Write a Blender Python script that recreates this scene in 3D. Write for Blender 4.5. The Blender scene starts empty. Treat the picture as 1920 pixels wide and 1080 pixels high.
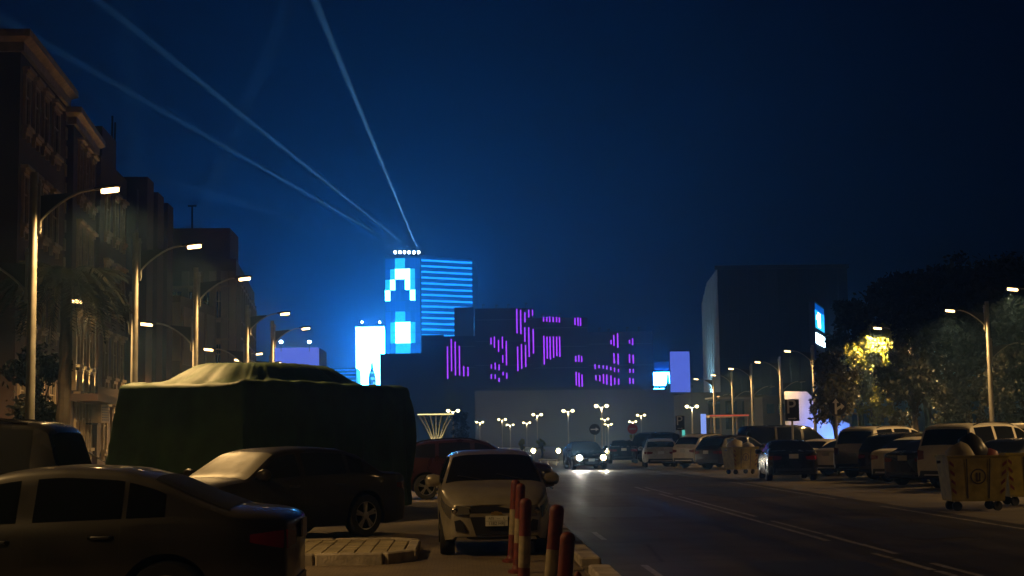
import bpy, bmesh, math, random
import numpy as np
from mathutils import Vector, Matrix, Euler, noise as mnoise

random.seed(7)
R = math.radians
SC = bpy.context.scene
COL = SC.collection

# ------------------------------------------------------------------ camera
FPX = 2773.0                       # focal length in photograph pixels
CAMH = 1.64
cam_d = bpy.data.cameras.new('camera'); cam_d.sensor_width = 36; cam_d.lens = 52
cam_d.clip_end = 4000; cam_d.clip_start = 0.1
cam = bpy.data.objects.new('camera', cam_d); COL.objects.link(cam)
CROT = Matrix.Rotation(R(-1.94), 3, 'Z') @ Matrix.Rotation(R(90 + 5.82), 3, 'X') @ Matrix.Rotation(R(-0.8), 3, 'Z')
cam.matrix_world = Matrix.Translation((0, 0, CAMH)) @ CROT.to_4x4()
SC.camera = cam

# ------------------------------------------------------------------ night sky
w = bpy.data.worlds.new('World'); SC.world = w; w.use_nodes = True
wn = w.node_tree; bgn = wn.nodes['Background']
sky = wn.nodes.new('ShaderNodeTexSky'); sky.sky_type = 'NISHITA'; sky.sun_disc = False
sky.sun_elevation = R(-4.5); sky.sun_rotation = R(-20); sky.altitude = 600; sky.air_density = 1.3
sky.dust_density = 0.3; sky.ozone_density = 6
tint = wn.nodes.new('ShaderNodeMix'); tint.data_type = 'RGBA'; tint.blend_type = 'MULTIPLY'
tint.inputs[0].default_value = 1.0; tint.inputs[7].default_value = (0.10, 0.85, 1.05, 1)
wn.links.new(sky.outputs[0], tint.inputs[6]); wn.links.new(tint.outputs[2], bgn.inputs[0])
bgn.inputs[1].default_value = 0.07

VS = SC.view_settings
VS.view_transform = 'Standard'; VS.look = 'None'; VS.gamma = 1; VS.exposure = 0; VS.use_curve_mapping = False
CY = SC.cycles
SC.render.engine = 'CYCLES'
CY.use_denoising = True
CY.max_bounces = 5; CY.diffuse_bounces = 2; CY.glossy_bounces = 3; CY.transmission_bounces = 3
CY.volume_bounces = 0; CY.transparent_max_bounces = 6
CY.sample_clamp_indirect = 4; CY.sample_clamp_direct = 0
CY.use_light_tree = True; CY.caustics_reflective = False; CY.caustics_refractive = False

LAMP_W = 4200.0          # street lamp head
WARM = (1.0, 0.60, 0.215)

# ------------------------------------------------------------------ helpers
CAMP = Vector((0, 0, CAMH))
def ray(px, py): return CROT @ Vector(((px - 960) / FPX, (540 - py) / FPX, -1))
def at(px, py, d):
    r = ray(px, py); return CAMP + r * (d / r.y)
def gx(px, d, py=830): return at(px, py, d).x
def zz(px, py, d): return at(px, py, d).z
def ground(px, py):
    r = ray(px, py); t = -CAMH / r.z; return CAMP + r * t

def mat(name, col, rough=0.7, metal=0.0, var=0.0, scale=5.0, bump=0.0, bscale=40.0, coat=0.0, spec=None, detail=6, col2=None):
    m = bpy.data.materials.new(name); m.use_nodes = True
    nt = m.node_tree; p = nt.nodes['Principled BSDF']
    p.inputs['Roughness'].default_value = rough; p.inputs['Metallic'].default_value = metal
    if coat: p.inputs['Coat Weight'].default_value = coat; p.inputs['Coat Roughness'].default_value = 0.03
    if spec is not None: p.inputs['Specular IOR Level'].default_value = spec
    p.inputs['Base Color'].default_value = (*col, 1)
    tc = None
    if var or bump:
        tc = nt.nodes.new('ShaderNodeTexCoord')
    if var:
        n = nt.nodes.new('ShaderNodeTexNoise'); n.inputs['Scale'].default_value = scale; n.inputs['Detail'].default_value = detail
        nt.links.new(tc.outputs['Object'], n.inputs['Vector'])
        r = nt.nodes.new('ShaderNodeValToRGB')
        a = tuple(max(0, c * (1 - var)) for c in col); b = col2 or tuple(min(1, c * (1 + var)) for c in col)
        r.color_ramp.elements[0].color = (*a, 1); r.color_ramp.elements[1].color = (*b, 1)
        r.color_ramp.elements[0].position = 0.32; r.color_ramp.elements[1].position = 0.68
        nt.links.new(n.outputs['Fac'], r.inputs['Fac']); nt.links.new(r.outputs['Color'], p.inputs['Base Color'])
        mr = nt.nodes.new('ShaderNodeMapRange'); mr.inputs['To Min'].default_value = max(0, rough - 0.12); mr.inputs['To Max'].default_value = min(1, rough + 0.12)
        nt.links.new(n.outputs['Fac'], mr.inputs['Value']); nt.links.new(mr.outputs['Result'], p.inputs['Roughness'])
    if bump:
        n2 = nt.nodes.new('ShaderNodeTexNoise'); n2.inputs['Scale'].default_value = bscale; n2.inputs['Detail'].default_value = 8
        nt.links.new(tc.outputs['Object'], n2.inputs['Vector'])
        bp = nt.nodes.new('ShaderNodeBump'); bp.inputs['Strength'].default_value = bump; bp.inputs['Distance'].default_value = 0.02
        nt.links.new(n2.outputs['Fac'], bp.inputs['Height']); nt.links.new(bp.outputs['Normal'], p.inputs['Normal'])
    return m

def emit(name, col, strength):
    m = bpy.data.materials.new(name); m.use_nodes = True
    p = m.node_tree.nodes['Principled BSDF']
    p.inputs['Base Color'].default_value = (0.02, 0.02, 0.02, 1)
    p.inputs['Emission Color'].default_value = (*col, 1); p.inputs['Emission Strength'].default_value = strength
    return m

class MB:
    def __init__(s): s.v = []; s.f = []; s.mi = []; s.cur = 0
    def add(s, vs, fs):
        o = len(s.v); s.v += [tuple(v) for v in vs]
        for f in fs: s.f.append(tuple(i + o for i in f)); s.mi.append(s.cur)
        return s
    def box(s, x0, x1, y0, y1, z0, z1, M=None):
        vs = [(x0, y0, z0), (x1, y0, z0), (x1, y1, z0), (x0, y1, z0), (x0, y0, z1), (x1, y0, z1), (x1, y1, z1), (x0, y1, z1)]
        if M is not None: vs = [M @ Vector(v) for v in vs]
        return s.add(vs, [(0, 3, 2, 1), (4, 5, 6, 7), (0, 1, 5, 4), (1, 2, 6, 5), (2, 3, 7, 6), (3, 0, 4, 7)])
    def cbox(s, c, sx, sy, sz, M=None):
        return s.box(c[0] - sx / 2, c[0] + sx / 2, c[1] - sy / 2, c[1] + sy / 2, c[2] - sz / 2, c[2] + sz / 2, M)
    def bevbox(s, x0, x1, y0, y1, z0, z1, b):
        """box with chamfered top and vertical edges"""
        def ring(i, z): return [(x0 + i + b, y0 + i, z), (x1 - i - b, y0 + i, z), (x1 - i, y0 + i + b, z), (x1 - i, y1 - i - b, z), (x1 - i - b, y1 - i, z), (x0 + i + b, y1 - i, z), (x0 + i, y1 - i - b, z), (x0 + i, y0 + i + b, z)]
        return s.loft([ring(0, z0), ring(0, z1 - b), ring(b, z1)])
    def loft(s, rings, close=True, caps=True):
        n = len(rings[0]); vs = [p for r in rings for p in r]; fs = []
        for i in range(len(rings) - 1):
            for j in range(n if close else n - 1):
                k = (j + 1) % n
                fs.append((i * n + j, i * n + k, (i + 1) * n + k, (i + 1) * n + j))
        if caps:
            fs.append(tuple(range(n - 1, -1, -1))); fs.append(tuple((len(rings) - 1) * n + j for j in range(n)))
        return s.add(vs, fs)
    def tube(s, pts, rad, seg=8, caps=True):
        pts = [Vector(p) for p in pts]; n = len(pts)
        rads = rad if isinstance(rad, (list, tuple)) else [rad] * n
        rings = []; prev = None
        for i, p in enumerate(pts):
            t = (pts[min(i + 1, n - 1)] - pts[max(i - 1, 0)]).normalized()
            a = prev if prev is not None else (Vector((0, 0, 1)) if abs(t.z) < 0.9 else Vector((1, 0, 0)))
            u = (a - t * a.dot(t)).normalized(); vv = t.cross(u); prev = u
            rings.append([p + (u * math.cos(q * 2 * math.pi / seg) + vv * math.sin(q * 2 * math.pi / seg)) * rads[i] for q in range(seg)])
        return s.loft(rings, True, caps)
    def lathe(s, prof, seg=20, c=(0, 0, 0), axis='Z', caps=True):
        rings = []
        for r, h in prof:
            ring = []
            for q in range(seg):
                a = 2 * math.pi * q / seg
                if axis == 'Z': p = (c[0] + r * math.cos(a), c[1] + r * math.sin(a), c[2] + h)
                elif axis == 'Y': p = (c[0] + r * math.cos(a), c[1] + h, c[2] + r * math.sin(a))
                else: p = (c[0] + h, c[1] + r * math.cos(a), c[2] + r * math.sin(a))
                ring.append(p)
            rings.append(ring)
        return s.loft(rings, True, caps)
    def grid(s, rows):
        n = len(rows[0]); vs = [p for r in rows for p in r]
        return s.add(vs, [(i * n + j, i * n + j + 1, (i + 1) * n + j + 1, (i + 1) * n + j) for i in range(len(rows) - 1) for j in range(n - 1)])
    def prism(s, poly, z0, z1):
        n = len(poly)
        return s.loft([[(p[0], p[1], z0) for p in poly], [(p[0], p[1], z1) for p in poly]])
    def plate(s, poly, y0, y1):
        """polygon in x,z extruded along y"""
        return s.loft([[(p[0], y0, p[1]) for p in poly], [(p[0], y1, p[1]) for p in poly]])
    def mesh(s, name, smooth=None, recalc=True):
        me = bpy.data.meshes.new(name); me.from_pydata(s.v, [], s.f)
        if any(s.mi): me.polygons.foreach_set('material_index', s.mi)
        if recalc or smooth is not None:
            bm = bmesh.new(); bm.from_mesh(me)
            if recalc: bmesh.ops.recalc_face_normals(bm, faces=bm.faces)
            if smooth is not None:
                for f in bm.faces: f.smooth = True
                for e in bm.edges:
                    if len(e.link_faces) == 2 and e.calc_face_angle(0) > R(smooth): e.smooth = False
            bm.to_mesh(me); bm.free()
        return me
    def build(s, name, material, parent=None, smooth=None, loc=None, recalc=True):
        return link(name, s.mesh(name, smooth, recalc), material, parent, loc)

def link(name, me, material, parent=None, loc=None, rot=None):
    o = bpy.data.objects.new(name, me); COL.objects.link(o)
    ms = material if isinstance(material, (list, tuple)) else [material]
    for i, m in enumerate(ms):
        if len(me.materials) <= i: me.materials.append(m)
        if me.materials[i] != m:
            o.material_slots[i].link = 'OBJECT'; o.material_slots[i].material = m
    if parent is not None: o.parent = parent
    if loc is not None: o.location = loc
    if rot is not None: o.rotation_euler = rot
    return o

def tag(o, label=None, cat=None, group=None, kind=None):
    if label: o['label'] = label
    if cat: o['category'] = cat
    if group: o['group'] = group
    if kind: o['kind'] = kind
    return o
def empty(name, loc, rz=0, label=None, cat=None, group=None):
    o = bpy.data.objects.new(name, None); COL.objects.link(o); o.location = loc; o.rotation_euler = (0, 0, rz)
    o.empty_display_size = 0.2
    return tag(o, label, cat, group)
def copy_tree(o, parent=None):
    c = o.copy(); COL.objects.link(c); c.parent = parent
    for ch in list(o.children): copy_tree(ch, c)
    return c
def text_mesh(body, size, ext=0.0):
    cu = bpy.data.curves.new('lettering', 'FONT'); cu.body = body; cu.size = size; cu.align_x = 'CENTER'; cu.align_y = 'CENTER'; cu.extrude = ext
    o = bpy.data.objects.new('lettering', cu); COL.objects.link(o)
    dg = bpy.context.evaluated_depsgraph_get()
    me = bpy.data.meshes.new_from_object(o.evaluated_get(dg))
    bpy.data.objects.remove(o); bpy.data.curves.remove(cu)
    me.materials.clear()
    return me
def spot(name, loc, target, power, col, size, blend, parent=None, radius=0.1):
    l = bpy.data.lights.new(name, 'SPOT'); l.energy = power; l.color = col; l.spot_size = R(size); l.spot_blend = blend; l.shadow_soft_size = radius
    o = bpy.data.objects.new(name, l); COL.objects.link(o)
    d = Vector(target) - Vector(loc); o.rotation_euler = d.to_track_quat('-Z', 'Y').to_euler(); o.location = loc
    if parent is not None: o.parent = parent
    return o
def point(name, loc, power, col, parent=None, radius=0.1):
    l = bpy.data.lights.new(name, 'POINT'); l.energy = power; l.color = col; l.shadow_soft_size = radius
    o = bpy.data.objects.new(name, l); COL.objects.link(o); o.location = loc
    if parent is not None: o.parent = parent
    return o

# ------------------------------------------------------------------ materials
M = {}
M['ground'] = mat('ground_dust', (0.10, 0.085, 0.065), 0.9, var=0.3, scale=0.3, bump=0.3, bscale=3)
M['apron'] = mat('apron_asphalt', (0.115, 0.092, 0.062), 0.85, var=0.35, scale=0.8, bump=0.4, bscale=30)
M['curb'] = mat('kerb_concrete', (0.30, 0.26, 0.21), 0.85, var=0.35, scale=4, bump=0.5, bscale=25)
M['paver'] = mat('island_paver', (0.30, 0.25, 0.15), 0.85, var=0.3, scale=6, bump=0.4, bscale=40)
M['paver2'] = mat('island_paver_dark', (0.24, 0.20, 0.12), 0.85, var=0.3, scale=6, bump=0.4, bscale=40)
M['bed'] = mat('sand_bed', (0.11, 0.09, 0.06), 0.95)
M['paint_line'] = mat('worn_road_paint', (0.23, 0.21, 0.18), 0.7, var=0.55, scale=9)
M['steel'] = mat('galvanised_pole', (0.36, 0.34, 0.30), 0.45, 0.55, var=0.15, scale=3)
M['dark_steel'] = mat('dark_steel', (0.05, 0.05, 0.055), 0.5, 0.4)
M['lens_on'] = emit('lamp_lens_lit', (1.0, 0.60, 0.24), 9)
M['lens_far'] = emit('lot_lamp_lit', (1.0, 0.80, 0.36), 9)
M['lens_off'] = mat('lamp_lens_dark', (0.25, 0.24, 0.2), 0.3)
M['brick'] = mat('brown_render', (0.042, 0.020, 0.013), 0.9, var=0.2, scale=1.2, bump=0.3, bscale=12)
M['brick2'] = mat('umber_render', (0.036, 0.018, 0.012), 0.9, var=0.2, scale=1.2, bump=0.3, bscale=12)
M['trim'] = mat('cream_trim', (0.24, 0.185, 0.125), 0.8, var=0.2, scale=3)
M['beige'] = mat('beige_render', (0.12, 0.098, 0.076), 0.9, var=0.15, scale=0.8, bump=0.2, bscale=8)
M['beige2'] = mat('pale_panel', (0.19, 0.16, 0.125), 0.85, var=0.12, scale=0.8)
M['glass_dark'] = mat('dark_window_glass', (0.012, 0.013, 0.016), 0.06)
M['glass_car'] = mat('tinted_car_glass', (0.010, 0.011, 0.013), 0.03, spec=0.3)
M['glass_film'] = mat('filmed_rear_glass', (0.012, 0.012, 0.012), 0.6, spec=0.02)
M['glass_dusty'] = mat('dusty_windscreen', (0.085, 0.075, 0.05), 0.42, var=0.3, scale=3)
M['mall'] = mat('mall_dark_cladding', (0.055, 0.058, 0.075), 0.6, var=0.12, scale=0.15)
M['mall_grey'] = mat('mall_grey_wall', (0.17, 0.17, 0.17), 0.9, var=0.08, scale=0.2)
M['panel_grey'] = mat('parapet_grey', (0.17, 0.20, 0.23), 0.8, var=0.1, scale=0.2)
M['navy'] = mat('navy_render', (0.045, 0.06, 0.10), 0.8, var=0.1, scale=0.2)
M['tower_frame'] = mat('tower_frame', (0.03, 0.045, 0.09), 0.5, 0.2)
M['slate'] = mat('slate_cladding', (0.030, 0.036, 0.050), 0.65, var=0.1, scale=0.1)
M['white_clad'] = mat('white_cladding', (0.55, 0.58, 0.58), 0.7, var=0.1, scale=0.4)
M['corr'] = mat('white_corrugated_metal', (0.40, 0.42, 0.48), 0.45, 0.1, var=0.08, scale=1)
M['led_blue'] = emit('led_blue', (0.0, 0.16, 0.85), 0.62)
M['led_dim'] = emit('led_deep_blue', (0.0, 0.13, 0.70), 0.62)
M['led_cyan'] = emit('led_cyan', (0.02, 0.55, 1.0), 1.7)
M['led_white'] = emit('led_white', (0.06, 0.46, 1.0), 46)
M['strip_blue'] = emit('strip_blue', (0.01, 0.28, 1.0), 2.6)
M['strip_purple'] = emit('strip_purple', (0.32, 0.03, 0.92), 2.4)
M['screen_white'] = emit('screen_white', (0.040, 0.36, 1.0), 150)
M['screen_side'] = emit('screen_pale', (0.62, 0.85, 1.0), 12)
M['bottle_green'] = emit('bottle_picture', (0.0, 0.13, 0.12), 0.8)
M['bottle_mark'] = emit('bottle_picture_label', (0.3, 0.9, 0.85), 1.0)
M['lilac'] = emit('glowing_lilac', (0.10, 0.16, 0.78), 1.0)  # on the left billboard, lamplight on the wall put in as glow
M['blue_sign'] = emit('backlit_blue', (0.0, 0.12, 0.95), 1.2)
M['red_led'] = emit('red_led', (1.0, 0.12, 0.05), 0.6)
M['teal_led'] = emit('teal_led', (0.1, 0.7, 0.6), 0.8)
M['search'] = emit('searchlight_lens', (0.75, 0.9, 1.0), 40)
M['head'] = emit('headlight_lit', (1.0, 0.93, 0.75), 250)
M['head_amber'] = emit('headlight_amber', (1.0, 0.75, 0.35), 60)
M['tail_lit'] = emit('taillight_lit', (1.0, 0.04, 0.03), 2.0)
M['sign_dark'] = mat('sign_navy', (0.012, 0.016, 0.03), 0.5)
M['sign_white'] = mat('sign_white', (0.62, 0.62, 0.58), 0.6)
M['sign_red'] = mat('sign_red', (0.35, 0.02, 0.02), 0.5)
M['bol_red'] = mat('bollard_red', (0.115, 0.015, 0.012), 0.65, var=0.45, scale=9)
M['bol_white'] = mat('bollard_white', (0.22, 0.18, 0.11), 0.65, var=0.4, scale=9)
M['bin'] = mat('bin_yellow', (0.30, 0.25, 0.055), 0.75, spec=0.08, var=0.25, scale=5)
M['bin_mark'] = mat('bin_dark_print', (0.05, 0.035, 0.012), 0.7)
M['bag'] = mat('bin_bag', (0.035, 0.035, 0.035), 0.35)
M['bag_red'] = mat('red_carrier_bag', (0.24, 0.06, 0.035), 0.5)
M['bag_pale'] = mat('pale_carrier_bag', (0.45, 0.40, 0.30), 0.5)
M['rubber'] = mat('tyre_rubber', (0.012, 0.012, 0.012), 0.85)
M['rim'] = mat('alloy_rim', (0.34, 0.33, 0.31), 0.3, 0.8)
M['under'] = mat('underbody_black', (0.008, 0.008, 0.008), 0.9)
M['trimblack'] = mat('black_trim', (0.012, 0.012, 0.013), 0.4)
M['chrome'] = mat('chrome', (0.55, 0.53, 0.50), 0.15, 1.0)
M['lamp_clear'] = mat('headlamp_glass', (0.20, 0.19, 0.17), 0.08, 0.6)
M['lamp_red'] = mat('taillight_red', (0.16, 0.008, 0.006), 0.15)
M['plate'] = mat('number_plate', (0.58, 0.58, 0.54), 0.5)
M['emblem'] = mat('gold_emblem', (0.50, 0.36, 0.12), 0.3, 0.8)
M['bark'] = mat('bark', (0.026, 0.019, 0.013), 0.95, var=0.3, scale=8, bump=0.6, bscale=15)
M['tarp'] = None
# ---- special procedural surfaces
def lot_material():
    m = mat('interlocking_paving', (0.15, 0.115, 0.075), 0.85, var=0.35, scale=0.7)
    nt = m.node_tree; p = nt.nodes['Principled BSDF']; tc = nt.nodes.new('ShaderNodeTexCoord')
    br = nt.nodes.new('ShaderNodeTexBrick'); br.inputs['Scale'].default_value = 5.0; br.inputs['Mortar Size'].default_value = 0.02
    br.inputs['Color1'].default_value = (1, 1, 1, 1); br.inputs['Color2'].default_value = (0.7, 0.68, 0.66, 1); br.inputs['Mortar'].default_value = (0.3, 0.3, 0.3, 1)
    nt.links.new(tc.outputs['Object'], br.inputs['Vector'])
    mx = nt.nodes.new('ShaderNodeMix'); mx.data_type = 'RGBA'; mx.blend_type = 'MULTIPLY'; mx.inputs[0].default_value = 0.8
    src = p.inputs['Base Color'].links[0].from_socket
    nt.links.new(src, mx.inputs[6]); nt.links.new(br.outputs['Color'], mx.inputs[7]); nt.links.new(mx.outputs[2], p.inputs['Base Color'])
    bp = nt.nodes.new('ShaderNodeBump'); bp.inputs['Strength'].default_value = 0.5; bp.inputs['Distance'].default_value = 0.01
    nt.links.new(br.outputs['Color'], bp.inputs['Height']); nt.links.new(bp.outputs['Normal'], p.inputs['Normal'])
    return m
def asphalt_material():
    m = mat('road_asphalt', (0.062, 0.053, 0.040), 0.72, spec=0.16, var=0.4, scale=0.45, bump=0.5, bscale=55)
    nt = m.node_tree; p = nt.nodes['Principled BSDF']; tc = nt.nodes.new('ShaderNodeTexCoord'); mp = nt.nodes.new('ShaderNodeMapping'); mp.inputs['Scale'].default_value = (1.6, .035, 1)
    n = nt.nodes.new('ShaderNodeTexNoise'); n.inputs['Scale'].default_value = 1.0; n.inputs['Detail'].default_value = 5
    nt.links.new(tc.outputs['Object'], mp.inputs['Vector']); nt.links.new(mp.outputs[0], n.inputs['Vector'])
    v = nt.nodes.new('ShaderNodeTexVoronoi'); v.feature = 'DISTANCE_TO_EDGE'; v.inputs['Scale'].default_value = .35; nt.links.new(tc.outputs['Object'], v.inputs['Vector'])
    cr_ = nt.nodes.new('ShaderNodeMapRange'); cr_.inputs['From Max'].default_value = .012; cr_.inputs['To Min'].default_value = .45; nt.links.new(v.outputs['Distance'], cr_.inputs['Value'])
    st = nt.nodes.new('ShaderNodeMapRange'); st.inputs['From Min'].default_value = .3; st.inputs['From Max'].default_value = .7; st.inputs['To Min'].default_value = .55; st.inputs['To Max'].default_value = 1.35; nt.links.new(n.outputs['Fac'], st.inputs['Value'])
    ml = nt.nodes.new('ShaderNodeMath'); ml.operation = 'MULTIPLY'; nt.links.new(cr_.outputs[0], ml.inputs[0]); nt.links.new(st.outputs[0], ml.inputs[1])
    mx = nt.nodes.new('ShaderNodeVectorMath'); mx.operation = 'SCALE'; nt.links.new(p.inputs['Base Color'].links[0].from_socket, mx.inputs[0]); nt.links.new(ml.outputs[0], mx.inputs['Scale'])
    nt.links.new(mx.outputs[0], p.inputs['Base Color'])
    ro = nt.nodes.new('ShaderNodeMapRange'); ro.inputs['From Min'].default_value = .3; ro.inputs['From Max'].default_value = .7; ro.inputs['To Min'].default_value = .48; ro.inputs['To Max'].default_value = .75; nt.links.new(n.outputs['Fac'], ro.inputs['Value']); nt.links.new(ro.outputs[0], p.inputs['Roughness'])
    return m
def tarp_material():
    m = mat('green_tarpaulin', (0.045, 0.105, 0.034), 0.66, var=0.25, scale=1.6, bump=0.35, bscale=9)
    return m
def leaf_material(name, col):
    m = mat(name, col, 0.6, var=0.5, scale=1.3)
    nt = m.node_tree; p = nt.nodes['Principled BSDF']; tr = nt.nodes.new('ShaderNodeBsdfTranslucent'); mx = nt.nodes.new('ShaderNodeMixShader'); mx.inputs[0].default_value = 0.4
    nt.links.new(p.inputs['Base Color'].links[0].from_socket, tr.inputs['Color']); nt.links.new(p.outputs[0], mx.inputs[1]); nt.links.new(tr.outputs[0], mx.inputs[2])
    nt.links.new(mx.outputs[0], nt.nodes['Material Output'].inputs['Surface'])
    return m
M['lot'] = lot_material(); M['asphalt'] = asphalt_material(); M['tarp'] = tarp_material()
M['leaf'] = leaf_material('leaf_lit', (0.14, 0.15, 0.018))  # lamplit copy: brightness put into the leaf colour
M['leaf_shaded'] = leaf_material('leaf_shaded', (0.010, 0.011, 0.005))  # darkened copy for unlit trees, shade put into the colour
M['frond'] = leaf_material('palm_frond', (0.010, 0.011, 0.006))

def paint(name, col, rough=0.32, metal=0.35, dust=0.25, coat=0.2, spec=None):
    m = mat(name, col, rough, metal, var=dust, scale=2.2, coat=coat, spec=spec)
    return m
P_DARK = paint('paint_charcoal', (0.022, 0.020, 0.019), 0.40, 0.0, coat=0.45, spec=0.3)
P_BLACK = paint('paint_black', (0.008, 0.008, 0.009), 0.25, 0.0, coat=0.12, spec=0.2)
P_DUSTY = paint('paint_dusty_black', (0.013, 0.011, 0.009), 0.4, 0.0, 0.5, coat=0.15, spec=0.3)
P_GOLD = paint('paint_champagne', (0.29, 0.265, 0.215), 0.32, 0.4)
P_WHITE = paint('paint_white', (0.74, 0.70, 0.62), 0.4, 0.0, 0.12)
P_SILVER = paint('paint_silver', (0.40, 0.37, 0.32), 0.35, 0.5)
P_MAROON = paint('paint_maroon', (0.035, 0.012, 0.010), 0.3, 0.1)
P_RED = paint('paint_red', (0.30, 0.015, 0.012), 0.3, 0.1)
P_NAVY = paint('paint_navy', (0.012, 0.016, 0.03), 0.25, 0.2)

# ================================================================== SETTING
def sheet(name, x0, x1, y0, y1, z, m, nx=1, ny=1):
    b = MB(); b.add([(x0, y0, z), (x1, y0, z), (x1, y1, z), (x0, y1, z)], [(0, 1, 2, 3)])
    return tag(b.build(name, m), kind='structure')
sheet('ground', -420, 420, -60, 900, -0.03, M['ground'])
sheet('parking_lot', -40, 1.47, -8, 112, 0.0, M['lot'])
sheet('road', 1.74, 9.9, -12, 330, 0.0, M['asphalt'])
sheet('parking_apron', 9.9, 60, -8, 190, 0.0, M['apron'])

def ragged_line(name, x, y0, y1, wd, dash=None):
    b = MB(); rng = random.Random(int(x * 100)); y = y0
    while y < y1:
        L = rng.uniform(0.8, 2.6)
        if rng.random() < 0.86:
            a = rng.uniform(-0.012, 0.012)
            b.add([(x - wd / 2 + a, y, 0.004), (x + wd / 2 + a * 0.4, y, 0.004), (x + wd / 2 - a, y + L, 0.004), (x - wd / 2, y + L, 0.004)], [(0, 1, 2, 3)])
        y += L + rng.uniform(0.01, 0.15)
    return tag(b.build(name, M['paint_line']), kind='structure')
ragged_line('lane_marking', 5.62, 13, 47, 0.10)
ragged_line('lane_marking', 5.90, 13, 47, 0.10)
ragged_line('edge_marking', 9.45, 20, 52, 0.11)
for (ya, yb, xa) in ((17.5, 19.2, 2.25), (24, 26, 2.2)):
    b = MB(); b.add([(xa, ya, .004), (xa + .09, ya, .004), (xa + .09, yb, .004), (xa, yb, .004)], [(0, 1, 2, 3)])
    tag(b.build('lane_dash', M['paint_line']), kind='structure')

tarm = mat('fresh_tar', (0.022, 0.021, 0.020), 0.6, var=.3, scale=2, bump=.4, bscale=40)
for (cx, cy, rx, ry, sd) in ((3.4, 33, .9, 2.4, 1), (7.6, 26, .7, 3.0, 2), (4.4, 18.5, .8, 1.1, 3), (7.9, 44, 1.0, 4.5, 4)):
    rg_ = random.Random(sd); n = 18
    b = MB(); b.add([(cx + rx * math.copysign(abs(math.cos(q)) ** .45, math.cos(q)) * rg_.uniform(.9, 1.05), cy + ry * math.copysign(abs(math.sin(q)) ** .45, math.sin(q)) * rg_.uniform(.9, 1.05), .0035) for q in [2 * math.pi * k / n for k in range(n)]], [tuple(range(n))])
    tag(b.build('road_patch', tarm), kind='structure')
# kerb beside the road: single stones
kb = MB(); kb.box(1.47, 1.74, 4, 112, -0.03, 0.02); kerb = tag(kb.build('kerb', M['bed']), kind='structure')
ks = MB(); ks.bevbox(-0.133, 0.133, -0.49, 0.49, 0.0, 0.11, 0.02); ksm = ks.mesh('kerb_stone', 30)
rng = random.Random(3)
for i in range(44):
    y = 5.5 + i * 1.0
    if i in (13, 22): continue
    link('kerb_stone', ksm, M['curb'], kerb, (1.605 + rng.uniform(-.012, .012), y, 0.021 + rng.uniform(-.012, .004)), (rng.uniform(-.01, .01), rng.uniform(-.02, .02), rng.uniform(-.012, .012)))

# paved parking island on the left
isl = tag(MB().prism([(-5.2, 20.05), (-1.07, 20.05), (-.74, 20.5), (-.74, 22.6), (-1.07, 23.1), (-5.2, 23.1)], -0.03, 0.10).build('kerb_island', M['bed']), kind='structure')
sk = MB(); sk.bevbox(-0.08, 0.08, -0.45, 0.45, -0.03, 0.155, 0.02); skm = sk.mesh('kerb_stone', 30)
for k in range(4):
    link('kerb_stone', skm, M['curb'], isl, (-1.54 - k * .92, 20.05, 0), (0, 0, R(90)))
    link('kerb_stone', skm, M['curb'], isl, (-1.54 - k * .92, 23.1, 0), (0, 0, R(90)))
for k in range(2): link('kerb_stone', skm, M['curb'], isl, (-.74, 21.05 + k * 1.0, 0), (0, 0, 0))
link('kerb_stone', skm, M['curb'], isl, (-.92, 20.29, 0), (0, 0, R(-36))).scale = (1, .66, 1)
link('kerb_stone', skm, M['curb'], isl, (-.92, 22.86, 0), (0, 0, R(36))).scale = (1, .66, 1)
pv = MB(); pv.bevbox(-0.105, 0.105, -0.105, 0.105, 0.0, 0.035, 0.008); pvm = pv.mesh('paver', 30)
for i in range(12):
    for j in range(13):
        x = -.95 - i * 0.22; y = 20.28 + j * 0.22
        if (x > -1.17 and (y < 20.5 or y > 22.7)): continue
        link('paver', pvm, M['paver'] if rng.random() < .6 else M['paver2'], isl, (x, y, 0.101 + rng.uniform(-.004, .006)), (rng.uniform(-.02, .02), rng.uniform(-.02, .02), rng.uniform(-.02, .02)))

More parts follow.
